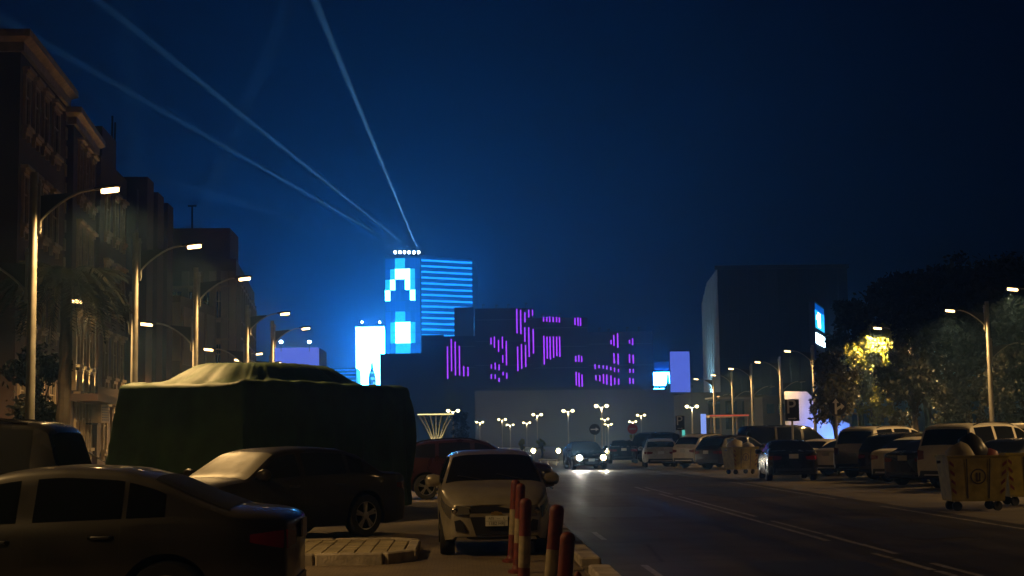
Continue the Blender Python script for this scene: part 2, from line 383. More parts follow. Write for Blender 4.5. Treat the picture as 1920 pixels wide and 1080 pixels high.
# ================================================================== STREET LAMPS
def lamp_meshes():
    d = {}
    pole = MB(); pole.tube([(0, 0, 0), (0, 0, 4), (0, 0, 8.25)], [0.125, 0.115, 0.10], 14); pole.lathe([(0.26, 0), (0.26, 0.04), (0.17, 0.05), (0.15, 0.5), (0.12, 0.52)], 14)
    d['pole'] = pole.mesh('pole', 40)
    for key, s, z0 in (('up', 1, 7.05), ('low', -1, 5.35)):
        a = MB(); pts = []
        for k in range(9):
            t = k / 8; x = 0.17 + 1.42 * t; z = z0 + 0.78 * math.sin(t * math.pi / 2) ** 0.9
            pts.append((s * x, 0, z))
        pts = [(s * 0.17, 0, z0 - 0.28)] + pts
        a.tube(pts, 0.032, 8)
        a.cbox((s * 0.145, 0, z0 + 0.35), 0.06, 0.07, 1.35)
        a.tube([(s * .09, 0, z0 - .2), (s * .2, 0, z0 - .2)], .04, 8); a.tube([(s * .09, 0, z0 + .9), (s * .2, 0, z0 + .9)], .04, 8)
        d['arm_' + key] = a.mesh('arm', 40)
        wb = MB(); top = [(p[0], p[2] - .0) for p in pts[1:7]]
        poly = [(s * 0.17, z0 + 0.62)] + [(s * 0.17, z0 + 0.02)] + [(x, z) for x, z in top[1:]] + [(s * 0.95, z0 + .70)]
        wb.plate(poly, -0.008, 0.008); d['web_' + key] = wb.mesh('web_plate')
        h = MB(); rings = []; zt = z0 + 0.79
        for x, ww, hh, dz in ((1.52, .05, .03, 0), (1.62, .10, .055, .0), (1.85, .15, .06, .025), (2.1, .14, .05, .05), (2.2, .07, .02, .06)):
            rings.append([(s * x, math.cos(q * math.pi / 5) * ww, zt + dz + math.sin(q * math.pi / 5) * hh) for q in range(10)])
        h.loft(rings); d['head_' + key] = h.mesh('lamp_head', 50)
        l = MB(); rings = []
        for x, ww, dz in ((1.70, .06, .012), (1.76, .105, .012), (2.08, .10, .045), (2.14, .05, .052)):
            rings.append([(s * x, -ww, zt + dz - .035), (s * x, ww, zt + dz - .035), (s * x, ww * .7, zt + dz - .13), (s * x, -ww * .7, zt + dz - .13)])
        l.loft(rings); d['lens_' + key] = l.mesh('lamp_lens')
    return d
LM = lamp_meshes()
def street_lamp(px, d, label, side=1, up=True, low=True, X=None, power=1.0, tilt=0.0):
    x = gx(px, d) if X is None else X
    rt = empty('street_lamp', (x, d, 0), 0 if side > 0 else math.pi, label, 'street lamp', 'double armed street lamps along the car parks')
    rt.scale = (1, 1, 1.038 if side > 0 else 1.01)
    link('pole', LM['pole'], M['steel'], rt)
    for key, lit in (('up', up), ('low', low)):
        link('arm', LM['arm_' + key], M['steel'], rt); link('web_plate', LM['web_' + key], M['dark_steel'], rt)
        h = link('lamp_head', LM['head_' + key], M['dark_steel'], rt)
        link('lamp_lens', LM['lens_' + key], M['lens_on'] if lit else M['lens_off'], h)
        if lit:
            s = 1 if key == 'up' else -1; z = 7.05 if key == 'up' else 5.35
            spot('lamp_light', (s * 1.92, 0, z + .58), (s * 2.0, 0, 0), LAMP_W * power, WARM, 156, 0.7, h, 0.09)
    return rt
street_lamp(55, 37.6, 'tall grey street lamp nearest the camera, left of the tarpaulin, with bright upper head', 1, low=False)
street_lamp(250, 48.7, 'street lamp rising behind the left end of the tarpaulin, second from the left edge', 1, power=.6)
street_lamp(365, 58.6, 'street lamp with both heads lit in front of the beige building', 1, power=.65)
street_lamp(462, 75, 'street lamp at the right corner of the beige building, upper head against the blue sky', 1)
street_lamp(510, 85, 'street lamp with thick dark post standing in front of the lilac billboard', 1)
street_lamp(387, 100, 'small far street lamp in front of the beige building, half hidden by the tarpaulin hump', 1)
street_lamp(436, 109, 'far street lamp whose head glows just left of the thick dark post', 1, low=False)
street_lamp(477, 122, 'farthest left street lamp, head just above the tarpaulin in front of the lilac billboard', 1, low=False)
street_lamp(0, 16.0, 'added street lamp out of frame beside the black SUV, continuing the left row', 1, X=-11.0, low=False, power=.75)  # unseen lamp, added to light the near cars
street_lamp(0, 3.5, 'added street lamp out of frame beside the camera, continuing the left row', 1, X=-11.0, low=False, power=.22)  # unseen lamp, added to light the near sedan's side
street_lamp(1862, 75, 'street lamp rising behind the big white SUV at the right edge', -1, low=False)
street_lamp(1714, 87, 'street lamp hidden in the trees, its head above the brightly lit yellow foliage', -1, low=False, power=4.0)
street_lamp(1530, 110, 'street lamp at the left edge of the trees, highest head left of the lit foliage', -1, low=False)
street_lamp(1467, 126, 'street lamp standing just left of the large dark P sign', -1, low=False)
street_lamp(1413, 138, 'street lamp second to the left of the large dark P sign', -1, low=False)
street_lamp(1376, 152, 'street lamp third to the left of the large dark P sign', -1, low=False)
street_lamp(1341, 162, 'farthest street lamp of the right row, near the lilac billboard', -1, low=False)
street_lamp(0, 51.5, 'added street lamp out of frame right of the parked cars, continuing the right row', -1, X=27.0, low=False, power=1.6)  # added beyond the right edge to light the parked cars, like the next
street_lamp(0, 38.5, 'added street lamp out of frame right of the yellow bins, continuing the right row', -1, X=27.0, low=False, power=1.6)
street_lamp(0, 25.5, 'added street lamp out of frame right of the road edge, nearest of the right row', -1, X=25.5, low=False)  # also added out of view, to light the bin fronts
street_lamp(1994, 64, 'street lamp at the right picture edge of which only the lit head shows', -1, low=False)

# ================================================================== BUILDINGS, LEFT
def wall_frame(p0, p1):
    """matrix: local x along wall p0->p1, local y outward (to the right of travel), z up"""
    p0 = Vector((p0[0], p0[1], 0)); p1 = Vector((p1[0], p1[1], 0)); u = (p1 - p0).normalized(); n = Vector((u.y, -u.x, 0))
    return Matrix(((u.x, n.x, 0, p0.x), (u.y, n.y, 0, p0.y), (0, 0, 1, 0), (0, 0, 0, 1))), (p1 - p0).length
def window_set(wd, h):
    f = MB(); t = 0.11
    f.box(-wd / 2 - t, -wd / 2, -.02, .10, 0, h); f.box(wd / 2, wd / 2 + t, -.02, .10, 0, h); f.box(-wd / 2 - t, wd / 2 + t, -.02, .10, h, h + t)
    f.box(-.025, .025, -.01, .05, 0, h); f.box(-wd / 2, wd / 2, -.01, .05, h * .62, h * .62 + .05)
    pa = MB(); pa.box(-wd / 2, wd / 2, -.02, .012, 0, h)
    s = MB(); s.box(-wd / 2 - .22, wd / 2 + .22, -.02, .24, -.14, 0); s.box(-wd / 2 - .15, wd / 2 + .15, -.02, .16, -.28, -.14); s.box(-wd / 2 - .1, -wd / 2 + .05, -.02, .12, -.5, -.28); s.box(wd / 2 - .05, wd / 2 + .1, -.02, .12, -.5, -.28)
    p = MB(); p.box(-wd / 2 - .18, wd / 2 + .18, -.02, .16, h + t, h + t + .14); p.box(-wd / 2 - .27, wd / 2 + .27, -.02, .27, h + t + .14, h + t + .26)
    return f.mesh('window'), pa.mesh('pane'), s.mesh('sill'), p.mesh('pediment')
WS = {}
def add_window(root, Mx, x, z, wd=0.8, h=1.75):
    k = (wd, h)
    if k not in WS: WS[k] = window_set(wd, h)
    f, pa, s, p = WS[k]
    o = link('window', f, M['trim'], root); o.matrix_local = root.matrix_world.inverted() @ Mx @ Matrix.Translation((x, 0, z)) if False else Mx @ Matrix.Translation((x, 0, z))
    link('pane', pa, M['glass_dark'], o); link('sill', s, M['trim'], o); link('pediment', p, M['trim'], o)

def block(root, name, poly, z0, z1, m):
    return MB().prism(poly, z0, z1).build(name, m, root)
def cornice(root, poly, z, out=0.35, h=0.5, m=None):
    c = Vector((sum(p[0] for p in poly) / len(poly), sum(p[1] for p in poly) / len(poly)))
    def off(o):
        n = len(poly); r = []
        for i in range(n):
            a = Vector(poly[i - 1]); b = Vector(poly[i]); d = Vector(poly[(i + 1) % n])
            u = (b - a).normalized(); v = (d - b).normalized(); n1 = Vector((u.y, -u.x)); n2 = Vector((v.y, -v.x))
            bis = (n1 + n2).normalized(); r.append(b + bis * o / max(.3, bis.dot(n1)))
        return r
    b = MB(); rings = []
    for o, zz_ in ((0.003, z - h), (out * .35, z - h), (out * .35, z - h * .55), (out, z - h * .35), (out, z), (0.003, z + .003)):
        rings.append([(p[0], p[1], zz_) for p in off(o)])
    b.loft(rings); return b.build('cornice', m or M['trim'], root)

# A: brown apartment blocks along the left street side
A0 = (-15.8, 52.7); A1 = (-16.5, 61.6); A2 = (-16.2, 61.6); A3 = (-16.9, 68.3); A4 = (-16.7, 68.3); A5 = (-17.0, 75.0); A6 = (-16.5, 75.0); A7 = (-16.9, 84.0)
ra = empty('apartment_building', (0, 0, 0), 0, 'brown apartment block at the left edge with pale window surrounds', 'building')
polyA = [A0, A1, (-30, 61.6), (-30, 52.7)]
block(ra, 'wall', polyA, 0, 16.0, M['brick']); cornice(ra, polyA, 16.5, 0.4, 0.75)
F, L = wall_frame(A0, A1)
for zr in (13.2, 9.6, 6.1, 2.5):
    for xx, ww in ((0.95, .7), (2.6, .7), (4.3, .8), (6.4, 1.1)): add_window(ra, F, xx, zr, ww, 1.75)
qs = MB(); 
for k in range(20): qs.box(L - .35 + (0.1 if k % 2 else 0), L - .02, -.01, .05, .3 + k * .78, .3 + k * .78 + .5, F)
qs.build('corner_stones', M['trim'], ra)
rb = empty('apartment_building', (0, 0, 0), 0, 'brown apartment bay with three narrow windows per floor, behind the nearest street lamp', 'building')
polyB = [A2, A3, (-30, 68.3), (-30, 61.603)]
block(rb, 'wall', polyB, 0, 15.2, M['brick2']); cornice(rb, polyB, 15.7, 0.35, 0.7)
F, L = wall_frame(A2, A3)
for zr in (12.3, 8.8, 5.0, 1.5):
    for xx in (1.6, 3.4, 5.2): add_window(rb, F, xx, zr, .7, 2.0)
# pale pilasters between the first floor windows and a porch slab
pl = MB()
for xx in (0.6, 2.5, 4.3, 6.1): pl.box(xx - .14, xx + .14, .0, .16, 3.9, 7.2, F)
pl.build('pilaster', M['trim'], rb)
MB().box(0.2, L - .2, .0, 1.1, 3.45, 3.75, F).build('porch_slab', M['brick'], rb)
for i, xx in enumerate((0.6, 2.5, 4.3, 6.1)):
    p = F @ Vector((xx, .42, 3.75)); o = empty('facade_uplight', p, 0, 'small facade uplight on the porch slab, %s of four, lighting a pale pilaster' % ('nearest', 'second nearest', 'third nearest', 'farthest')[i], 'uplight', 'facade uplights on the left porch')
    MB().lathe([(.06, 0), (.07, .12), (.05, .13)], 10).build('casing', M['dark_steel'], o)
    q = F.to_3x3() @ Vector((0, -1, 0)); spot('uplight_lamp', (0, 0, .18), q * .22 + Vector((0, 0, 1.6)), 260, (1, .66, .24), 60, .5, o, .04)
rc = empty('apartment_building', (0, 0, 0), 0, 'plain dark brown block with roof hut next to the left apartment blocks', 'building')
polyC = [A4, A5, (-30, 75), (-30, 68.303)]
block(rc, 'wall', polyC, 0, 15.0, M['brick']); block(rc, 'roof_hut', [(-16.9, 69.3), (-17.1, 73), (-22, 73), (-22, 69.3)], 15.0, 16.6, M['brick2'])
F, L = wall_frame(A4, A5)
for zr in (11.6, 8.2, 4.8, 1.4):
    for xx in (1.5, 3.6, 5.4): add_window(rc, F, xx, zr, .7, 1.75)
MB().tube([(-17.2, 72.5, 16.6), (-17.2, 72.5, 17.8)], .05, 6).tube([(-17.2, 73.1, 15), (-17.2, 73.1, 17.6)], .05, 6).build('vent_pipe', M['dark_steel'], rc)
rd = empty('apartment_building', (0, 0, 0), 0, 'umber block with stepped bays just left of the beige building', 'building')
polyD = [A6, A7, (-30, 84), (-30, 75.003)]
block(rd, 'wall', polyD, 0, 14.6, M['brick2'])
for k, (ya, yb, hh, ox) in enumerate(((75.6, 77.4, 15.3, .35), (78.6, 80.4, 15.0, .4), (81.6, 83.4, 14.9, .45))):
    block(rd, 'bay', [(-16.45 + ox - k * .12, ya), (-16.5 + ox - k * .12, yb), (-18, yb), (-18, ya)], 0.2, hh, M['brick'])
F, L = wall_frame(A6, A7)
for zr in (11.3, 7.9, 4.5):
    for xx in (2.9, 5.85): add_window(rd, F, xx, zr, .6, 1.6)
# B: beige building facing down the street
xb0, xb1 = gx(300, 95), gx(441, 95)
re_ = empty('commercial_building', (0, 0, 0), 0, 'beige building with flat roof and roof mast at the end of the left row', 'building')
polyE = [(xb0 - 6, 95), (xb1, 95), (gx(476, 117), 117), (xb0 - 6, 117)]
block(re_, 'wall', polyE, 0, 13.4, M['beige'])
block(re_, 'parapet', [(xb0 - 6, 95.6), (xb1 - .5, 95.6), (gx(441, 99), 100), (xb0 - 6, 100)], 13.4, 15.5, M['beige'])
pb = MB()
for px in (312, 346, 372, 398, 420, 436): 
    x = gx(px, 95); pb.box(x - .22, x + .22, 94.75, 95.0, 0.2, 12.6)
F, L = wall_frame((xb1, 95), (gx(476, 117), 117))
for k in range(9): pb.box(1 + k * 2.4, 1.35 + k * 2.4, 0.0, .25, .2, 12.2, F)
pb.build('pilaster', M['beige2'], re_)
for zr in (9.6, 6.2, 3.0):
    for px in (329, 359, 385, 409): add_window(re_, wall_frame((gx(300, 95), 95), (gx(441, 95), 95))[0], gx(px, 95) - gx(300, 95), zr, .8, 1.7)
    for k in range(8): add_window(re_, F, 2.35 + k * 2.4, zr, 1.0, 1.9)
mx = gx(357, 98)
MB().tube([(mx, 98, 15.5), (mx, 98, 17.35)], .06, 8).tube([(mx - .28, 98, 17.35), (mx + .28, 98, 17.35)], .06, 6).build('roof_mast', M['dark_steel'], re_)
# C: lower pale annex in front of it
rcx0, rcx1 = gx(303, 88), gx(347, 88)
rf = empty('annex_building', (0, 0, 0), 0, 'low annex with pale wall panels in front of the beige building', 'building')
block(rf, 'wall', [(rcx0 - 4, 86.2), (rcx1, 86.2), (gx(400, 94), 94), (rcx0 - 4, 94)], 0, 10.2, M['beige'])
F, L = wall_frame((rcx1, 86.2), (gx(400, 94), 94))
for k in range(3):
    MB().box(.5 + k * 2.6, 2.5 + k * 2.6, 0, .08, 6.2, 9.6, F).build('panel', M['beige2'], rf)
for k in range(2): MB().box(rcx0 + .05 + k * .72, rcx0 + .68 + k * .72, 86.12, 86.2, 6.4, 9.8).build('panel', M['beige2'], rf)
for zr in (3.2,):
    for k in range(3): add_window(rf, F, 1.5 + k * 2.6, zr, .8, 1.7)
# steps railing and air conditioner on the left facade
rg = empty('stair_railing', (gx(165, 47), 47, 0), R(70), 'thin dark stair railing beside the left end of the tarpaulin', 'railing')
b = MB()
for k in range(5): b.tube([(-1 + k * .5, 0, 0), (-1 + k * .5, 0, 1.75 - k * .17)], .018, 6)
b.build('baluster', M['dark_steel'], rg)
MB().tube([(-1.05, 0, 1.77), (1.05, 0, 1.05)], .025, 6).tube([(-1.05, 0, .9), (1.05, 0, .35)], .018, 6).build('handrail', M['dark_steel'], rg)
ac = empty('air_conditioner', at(192, 776, 66.5) + Vector((0, 0, -.4)), R(-5), 'white air conditioner unit on the brown facade left of the tarpaulin', 'air conditioner')
ac.location.x = -16.35
MB().bevbox(-.0, .45, -.5, .5, 0, .8, .02).build('casing', M['trim'], ac)
b = MB()
for k in range(6): b.box(.451, .47, -.42, .42, .1 + k * .11, .15 + k * .11)
b.build('grille', M['dark_steel'], ac)
MB().box(-.5, 0, -.45, -.38, -.06, 0).box(-.5, 0, .38, .45, -.06, 0).build('bracket', M['dark_steel'], ac)

# ================================================================== FAR CENTRE
# lilac billboard left
def far_box(root, name, px0, px1, py, d, depth, m, z0=0.0, py0=None):
    x0, x1 = gx(px0, d), gx(px1, d); z1 = zz((px0 + px1) / 2, py, d)
    if py0 is not None: z0 = zz((px0 + px1) / 2, py0, d)
    return MB().box(x0, x1, d, d + depth, z0, z1).build(name, m, root)
r = empty('billboard_building', (0, 0, 0), 0, 'lilac blue glowing billboard wall with two roof lights, above the tarpaulin', 'billboard')
far_box(r, 'wall', 513, 600, 653, 251, 12, M['navy'])
far_box(r, 'glowing_panel', 515, 598, 652, 250.6, .3, M['lilac'], py0=720)  # wall lit by lamps above; their light is put in as emission
for px in (527, 580):
    p = at(px, 641, 250.5)
    MB().tube([(p.x, p.y, p.z - 1.6), (p.x, p.y, p.z - .2)], .06, 6).build('light_post', M['dark_steel'], r)
    MB().lathe([(.05, -.25), (.28, -.1), (.3, .1), (.05, .25)], 10, p).build('roof_light', M['search'], r)
r = empty('low_building', (0, 0, 0), 0, 'low building with thin horizontal blue light lines left of the white screen', 'building')
far_box(r, 'wall', 575, 668, 690, 420, 20, M['navy'])
for k, py in enumerate((694, 700, 707, 714)):
    x0, x1 = gx(577, 419.8), gx(667, 419.8); z = zz(620, py, 419.8); MB().box(x0, x1, 419.8, 420, z - .07, z + .07).build('light_strip', M['strip_blue'], r)
# big white screen with a bottle picture
r = empty('led_screen', (0, 0, 0), 0, 'tall glowing white LED screen showing a green bottle, left of the blue tower', 'screen')
far_box(r, 'cabinet', 667, 723, 611, 440.2, 1.2, M['tower_frame'])
far_box(r, 'display', 668, 722, 613, 440, .18, M['screen_white'], py0=724)
def pxpoly(pts, d): return [(at(x, y, d).x, at(x, y, d).z) for x, y in pts]
bot = [(691, 722), (690.5, 708), (692, 700), (695, 692), (695.5, 684), (696, 680), (699, 680), (699.5, 684), (700, 692), (703, 700), (705, 708), (705, 722)]
MB().plate(pxpoly(bot, 439.8), 439.86, 439.99).build('bottle_picture', M['bottle_green'], r)
for y0, y1, x0, x1 in ((697, 701, 695, 701), (707, 712, 695, 704), (716, 721, 699, 704)):
    MB().plate(pxpoly([(x0, y0), (x1, y0), (x1, y1), (x0, y1)], 439.7), 439.72, 439.85).build('bottle_label', M['bottle_mark'], r)
for px in (679, 712):
    p = at(px, 604, 440.5); MB().tube([(p.x, p.y, p.z - 1.2), p], .08, 6).build('light_post', M['dark_steel'], r)
    MB().lathe([(.05, -.3), (.3, -.1), (.3, .1), (.05, .3)], 10, p).build('top_light', M['search'], r)
# the blue pixel tower
TC = Vector((gx(790, 470), 470)); TL = Vector((gx(724, 472), 472)); TR = Vector((gx(889, 479), 479))
tz = zz(757, 478, 471)
r = empty('led_tower', (0, 0, 0), 0, 'tall blue tower with white and cyan pixel panels and glowing horizontal bars', 'tower')
block(r, 'core', [(TC.x, TC.y), (TR.x, TR.y), (TR.x + 2, TR.y + 20), (TL.x + 1, TL.y + 20), (TL.x, TL.y)], 0, tz - .4, M['tower_frame'])
F, L = wall_frame(TL, TC)
zb, zt = zz(757, 664, 471), zz(757, 484, 471)
rows = ["..CC...", ".CWWWC.", "CW..WC.", "W....W.", ".......", "..CC...", ".CWWWC.", ".CWWWC.", "..CCC.."]
cw = L / 7; chh = (zt - zb) / 9
pm = MB(); pm.box(.04, cw - .04, 0, .25, .06, chh - .06); pmm = pm.mesh('pixel_panel')
for i in range(9):
    for j in range(7):
        c = rows[i][j]; m = {'C': M['led_cyan'], 'W': M['led_white'], '.': M['led_blue'] if (i * 3 + j) % 4 else M['led_dim']}[c]
        o = link('pixel_panel', pmm, m, r); o.matrix_local = F @ Matrix.Translation((j * cw, .01, zt - (i + 1) * chh))
F2, L2 = wall_frame(TC, TR)
ztr = zz(840, 490, 474); zbr = zz(840, 640, 474); n = 15
sm = MB(); sm.box(.45, L2 - .2, 0, .22, 0, .55); smm = sm.mesh('light_strip')
bk = MB(); bk.box(.3, L2 - .1, -.05, .05, zbr - 3, ztr + 1.0, F2); bk.build('strip_backing', emit('tower_side_led_mesh', (0.0, 0.16, 0.85), 0.30), r)
for k in range(n):
    z = ztr - k * (ztr - zbr) / (n - 1) - .3
    o = link('light_strip', smm, M['strip_blue'], r); o.matrix_local = F2 @ Matrix.Translation((0, .052, z))
fl_ = MB(); fl_.box(.45, L2 - .2, 0, .12, 0, .16); flm = fl_.mesh('fine_light_strip')
for k in range(n - 1):
    z = ztr - (k + .5) * (ztr - zbr) / (n - 1) - .1
    o = link('fine_light_strip', flm, M['led_blue'], r); o.matrix_local = F2 @ Matrix.Translation((0, .052, z))
MB().box(-.1, L + .1, -.6, .3, tz - .6, tz, F).build('roof_edge', M['tower_frame'], r)
# searchlights on the roof: real spots shining through the haze
SL = []
NTH = ('leftmost', 'second from the left', 'third from the left', 'third from the right', 'second from the right', 'rightmost and brightest')
for k, px in enumerate((741, 750, 758.5, 767, 776, 785)):
    p = at(px, 473, 470.8); o = empty('searchlight', (p.x, p.y, tz), 0, 'roof searchlight on the blue tower, ' + NTH[k] + ' of the row', 'searchlight', 'searchlights on the tower roof')
    h = p.z - tz
    MB().box(-.25, .25, -.25, .25, 0, max(.15, h - .5)).build('yoke', M['dark_steel'], o)
    MB().lathe([(.28, -.45), (.38, -.1), (.36, .32), (.30, .36)], 12, (0, 0, h)).build('lens', M['search'], o)
    SL.append(p)
# dark cinema / mall block with purple strips
DM = 305.0
r = empty('mall_building', (0, 0, 0), 0, 'wide dark mall block with scattered vertical purple light strips', 'building')
for nm, a, b_, y, dd, dep in (('main_wall', 893, 1002, 578, DM, 60), ('mid_wall', 1002, 1106, 596, DM + .01, 60), ('east_wall', 1106, 1229, 622, DM + .02, 60), ('west_wall', 834, 893, 630, DM + .03, 50)):
    far_box(r, nm, a, b_, y, dd, dep, M['mall'])
far_box(r, 'parapet_panel', 854, 891, 576, DM + 3, 10, M['panel_grey'])
for nm, a, b_, ys in (('main', 894, 1001, (600, 640, 685)), ('mid', 1003, 1105, (615, 650, 690)), ('east', 1107, 1228, (645, 685)), ('west', 835, 892, (650, 690))):
    for y in ys:
        z = zz((a + b_) / 2, y, DM); MB().box(gx(a, DM), gx(b_, DM), DM - .12, DM + .1, z, z + .10).build('ledge', M['panel_grey'], r)
rf_ = MB()
for px, py, h in ((905, 578, 1.2), (930, 578, 1.0), (952, 578, 1.2), (985, 578, 1.6), (1016, 596, 1.2), (1048, 596, 1.4), (1123, 622, 1.2), (1140, 622, .8), (1175, 622, 1.4), (1197, 622, 1.4)):
    p = at(px, py, DM + 2); rf_.tube([(p.x, p.y, p.z - 1), (p.x, p.y, p.z + h * .6)], .08, 6); rf_.cbox((p.x + .15, p.y, p.z + h * .6), .55, .3, .3)
rf_.build('roof_fittings', M['panel_grey'], r)
strips = [(62,350,540),(85,305,495),(108,320,520),(133,345,520),(158,465,525),(183,470,525),(320,295,335),(340,290,355),(365,310,380),(388,290,360),(412,315,460),(390,400,445),
(322,455,480),(345,445,485),(368,455,490),(322,515,540),(345,515,540),(368,535,560),(392,500,520),(414,505,540),(475,125,270),(498,130,275),(522,145,205),(545,130,175),(567,130,165),(522,235,320),(547,235,410),(573,245,390),(480,350,495),(503,335,480),(527,340,470),
(633,172,200),(652,172,200),(670,170,203),(690,172,203),(710,172,203),(727,175,205),(637,285,455),(655,290,420),(673,290,425),(693,290,415),(712,290,405),(730,290,410),(820,178,220),(838,175,225),(853,178,225),(825,405,440),(843,400,440),(860,405,440),(828,500,580),(845,505,590),(863,515,595),
(1035,310,335),(1052,280,345),(1075,270,355),(1053,388,450),(1077,390,455),(940,455,482),(963,460,478),(988,462,480),(1010,463,485),(1033,470,490),(1055,475,500),(1078,483,502),(945,520,550),(968,520,555),(990,513,570),(1010,515,575),(1035,520,582),(1057,535,575),(1080,540,575),
(1145,310,330),(1163,300,340),(1145,395,445),(1167,398,450),(1147,482,505),(1167,482,505),(1147,535,570),(1167,540,570)]
um = MB(); um.box(-.5, .5, -1, 0, 0, 1); umm = um.mesh('light_strip')
for xs, ya, yb in strips:
    p0 = at(820 + xs / 3.176, 540 + yb / 3.176, DM - .05); p1 = at(820 + xs / 3.176, 540 + ya / 3.176, DM - .05)
    o = link('light_strip', umm, M['strip_purple'], r, (p0.x, DM - .01, p0.z)); o.scale = (.19, .14, p1.z - p0.z)
r = empty('retail_wall', (0, 0, 0), 0, 'long plain grey wall below the purple lit mall, behind the car park lamps', 'building')
far_box(r, 'wall', 892, 1300, 731, 288, 14, M['mall_grey'])
cp = MB(); cp.box(gx(891, 287.8), gx(1301, 287.8), 287.7, 288.3, zz(1000, 731, 288) + .002, zz(1000, 731, 288) + .5); cp.build('coping', M['mall'], r)
r = empty('navy_building', (0, 0, 0), 0, 'plain dark navy block below the blue tower', 'building')
far_box(r, 'wall', 713, 891, 662, 320, 30, M['navy'])
far_box(r, 'roof_box', 792, 834, 628, 324, 14, M['navy'], py0=664)
# small blue sign
r = empty('small_sign', (0, 0, 0), 0, 'small bright blue rectangular sign above the champagne hatchback', 'sign')
far_box(r, 'glowing_panel', 876, 893, 829, 140, .15, M['blue_sign'], py0=841)
p = at(884, 841, 140.1); MB().box(p.x - .05, p.x + .05, 140.02, 140.12, 0, p.z).build('post', M['dark_steel'], r)

# screen and lilac billboard right of the mall
r = empty('led_screen', (0, 0, 0), 0, 'small bright screen with teal bottle right of the mall, beside lilac billboard', 'screen')
far_box(r, 'cabinet', 1227, 1262, 697, 300.2, 1, M['tower_frame'])
far_box(r, 'display', 1228.5, 1259.5, 698, 300, .18, emit('screen_white_small', (0.03, 0.32, 1.0), 120), py0=738)
far_box(r, 'top_gantry', 1230, 1258, 678, 300.3, .6, mat('gantry_blue', (.05, .09, .25), .6), py0=694)
bot = [(1246, 737), (1246, 727), (1250, 718), (1251, 703), (1254, 702), (1255, 718), (1259, 727), (1259, 737)]
MB().plate(pxpoly(bot, 299.8), 299.86, 299.99).build('bottle_picture', M['bottle_green'], r)
p = at(1244, 738, 300.5); MB().box(p.x - .4, p.x + .4, 300.3, 300.9, 0, p.z).build('post', M['dark_steel'], r)
r = empty('billboard', (0, 0, 0), 0, 'tall lilac backlit billboard right of the small bright screen', 'billboard')
far_box(r, 'glowing_panel', 1260.5, 1297, 659, 280, .3, M['lilac'], py0=735)
far_box(r, 'frame', 1259, 1298.5, 657, 280.31, .5, M['tower_frame'], py0=737)
p = at(1279, 736, 280.5); MB().box(p.x - .5, p.x + .5, 280.4, 280.9, 0, p.z).build('post', M['dark_steel'], r)

# ================================================================== RIGHT BUILDINGS
r = empty('hall_building', (0, 0, 0), 0, 'huge windowless dark hall with pale lit side wall, left of the trees', 'building')
hx, hx2 = gx(1354, 200), gx(1600, 200); hz = zz(1460, 504, 200)
hl = gx(1324, 228)
block(r, 'wall', [(hx, 200), (hx2, 200), (hx2, 250), (hl + 7, 250), (hl + .6, 228)], 0, hz, M['slate'])
b = MB(); F, L = wall_frame((hl, 228), (hx, 200))
n = 14
for k in range(n):
    x0 = k * L / n; dd = .10 if k % 2 else .14
    hh = hz - .05 - (2.0 * max(0, (1 - k / 5)) if k < 5 else 0)
    MB().box(x0 + .03, x0 + L / n - .03, 0.004, dd, 5.5, hh, F).build('cladding_panel', M['white_clad'], r)
nw, nh = 13, 4; cw_ = (hx2 - hx) / nw; ch_ = hz / nh
hp = MB(); hp.bevbox(.03, cw_ - .03, .03, ch_ - .03, 0, .10, .02); hpm = hp.mesh('wall_panel')
sl2 = mat('slate_cladding_lighter', (0.036, 0.043, 0.058), 0.6, var=0.12, scale=0.1)
for i in range(nw):
    for j in range(nh):
        o = link('wall_panel', hpm, sl2 if rng.random() < .3 else M['slate'], r); o.matrix_local = Matrix.Translation((hx + i * cw_, 199.998, j * ch_)) @ Matrix.Rotation(R(90), 4, 'X')
cp = MB(); cp.box(hx - .3, hx2 + .2, 199.6, 200.4, hz + .002, hz + .5); cp.build('roof_coping', M['slate'], r)
spot('wall_washer', F @ Vector((L * .55, 2.2, 5.2)), F @ Vector((L * .5, 0, 14)), 5000, (0.35, 0.75, 1.0), 110, .6, None, .3)
wsh = empty('wall_washer_fitting', F @ Vector((L * .55, 2.2, 4.9)), 0, 'small wall washer lamp on a post at the foot of the pale hall wall', 'floodlight')
MB().cbox((0, 0, 0), .5, .4, .2).build('casing', M['dark_steel'], wsh); MB().tube([(0, 0, -4.9), (0, 0, -.1)], .06, 6).build('post', M['dark_steel'], wsh)
# narrow blue led banner seen from the side
p0 = at(1530, 645, 150); p1 = at(1530, 568, 150); q0 = at(1546, 640, 158)
r = empty('led_banner', (0, 0, 0), 0, 'narrow bright blue upright LED banner in front of the dark hall, left of the trees', 'screen')
F, L = wall_frame((p0.x, 150), (q0.x, 158))
MB().box(0, L, -.5, 0, p0.z - 1.5, p1.z + .2, F).build('cabinet', M['tower_frame'], r)
zc = p0.z
for k, (za, zb_, m) in enumerate(((.02, .28, 'screen_side'), (.40, .66, 'led_cyan'), (.66, .84, 'strip_blue'), (.84, 1.0, 'led_blue'))):
    hgt = p1.z - p0.z
    MB().box(.05, L - .05, .0, .05, zc + za * hgt + .02, zc + zb_ * hgt, F).build('display', M[m], r)
MB().box(L * .25, L * .5, .051, .09, zc + .45 * hgt, zc + .8 * hgt, F).box(L * .1, L * .35, .051, .09, zc + .62 * hgt, zc + .72 * hgt, F).build('display_motif', M['screen_side'], r)
MB().box(L / 2 - .3, L / 2 + .3, -.45, -.05, 0, p0.z - 1.5, F).build('post', M['dark_steel'], r)
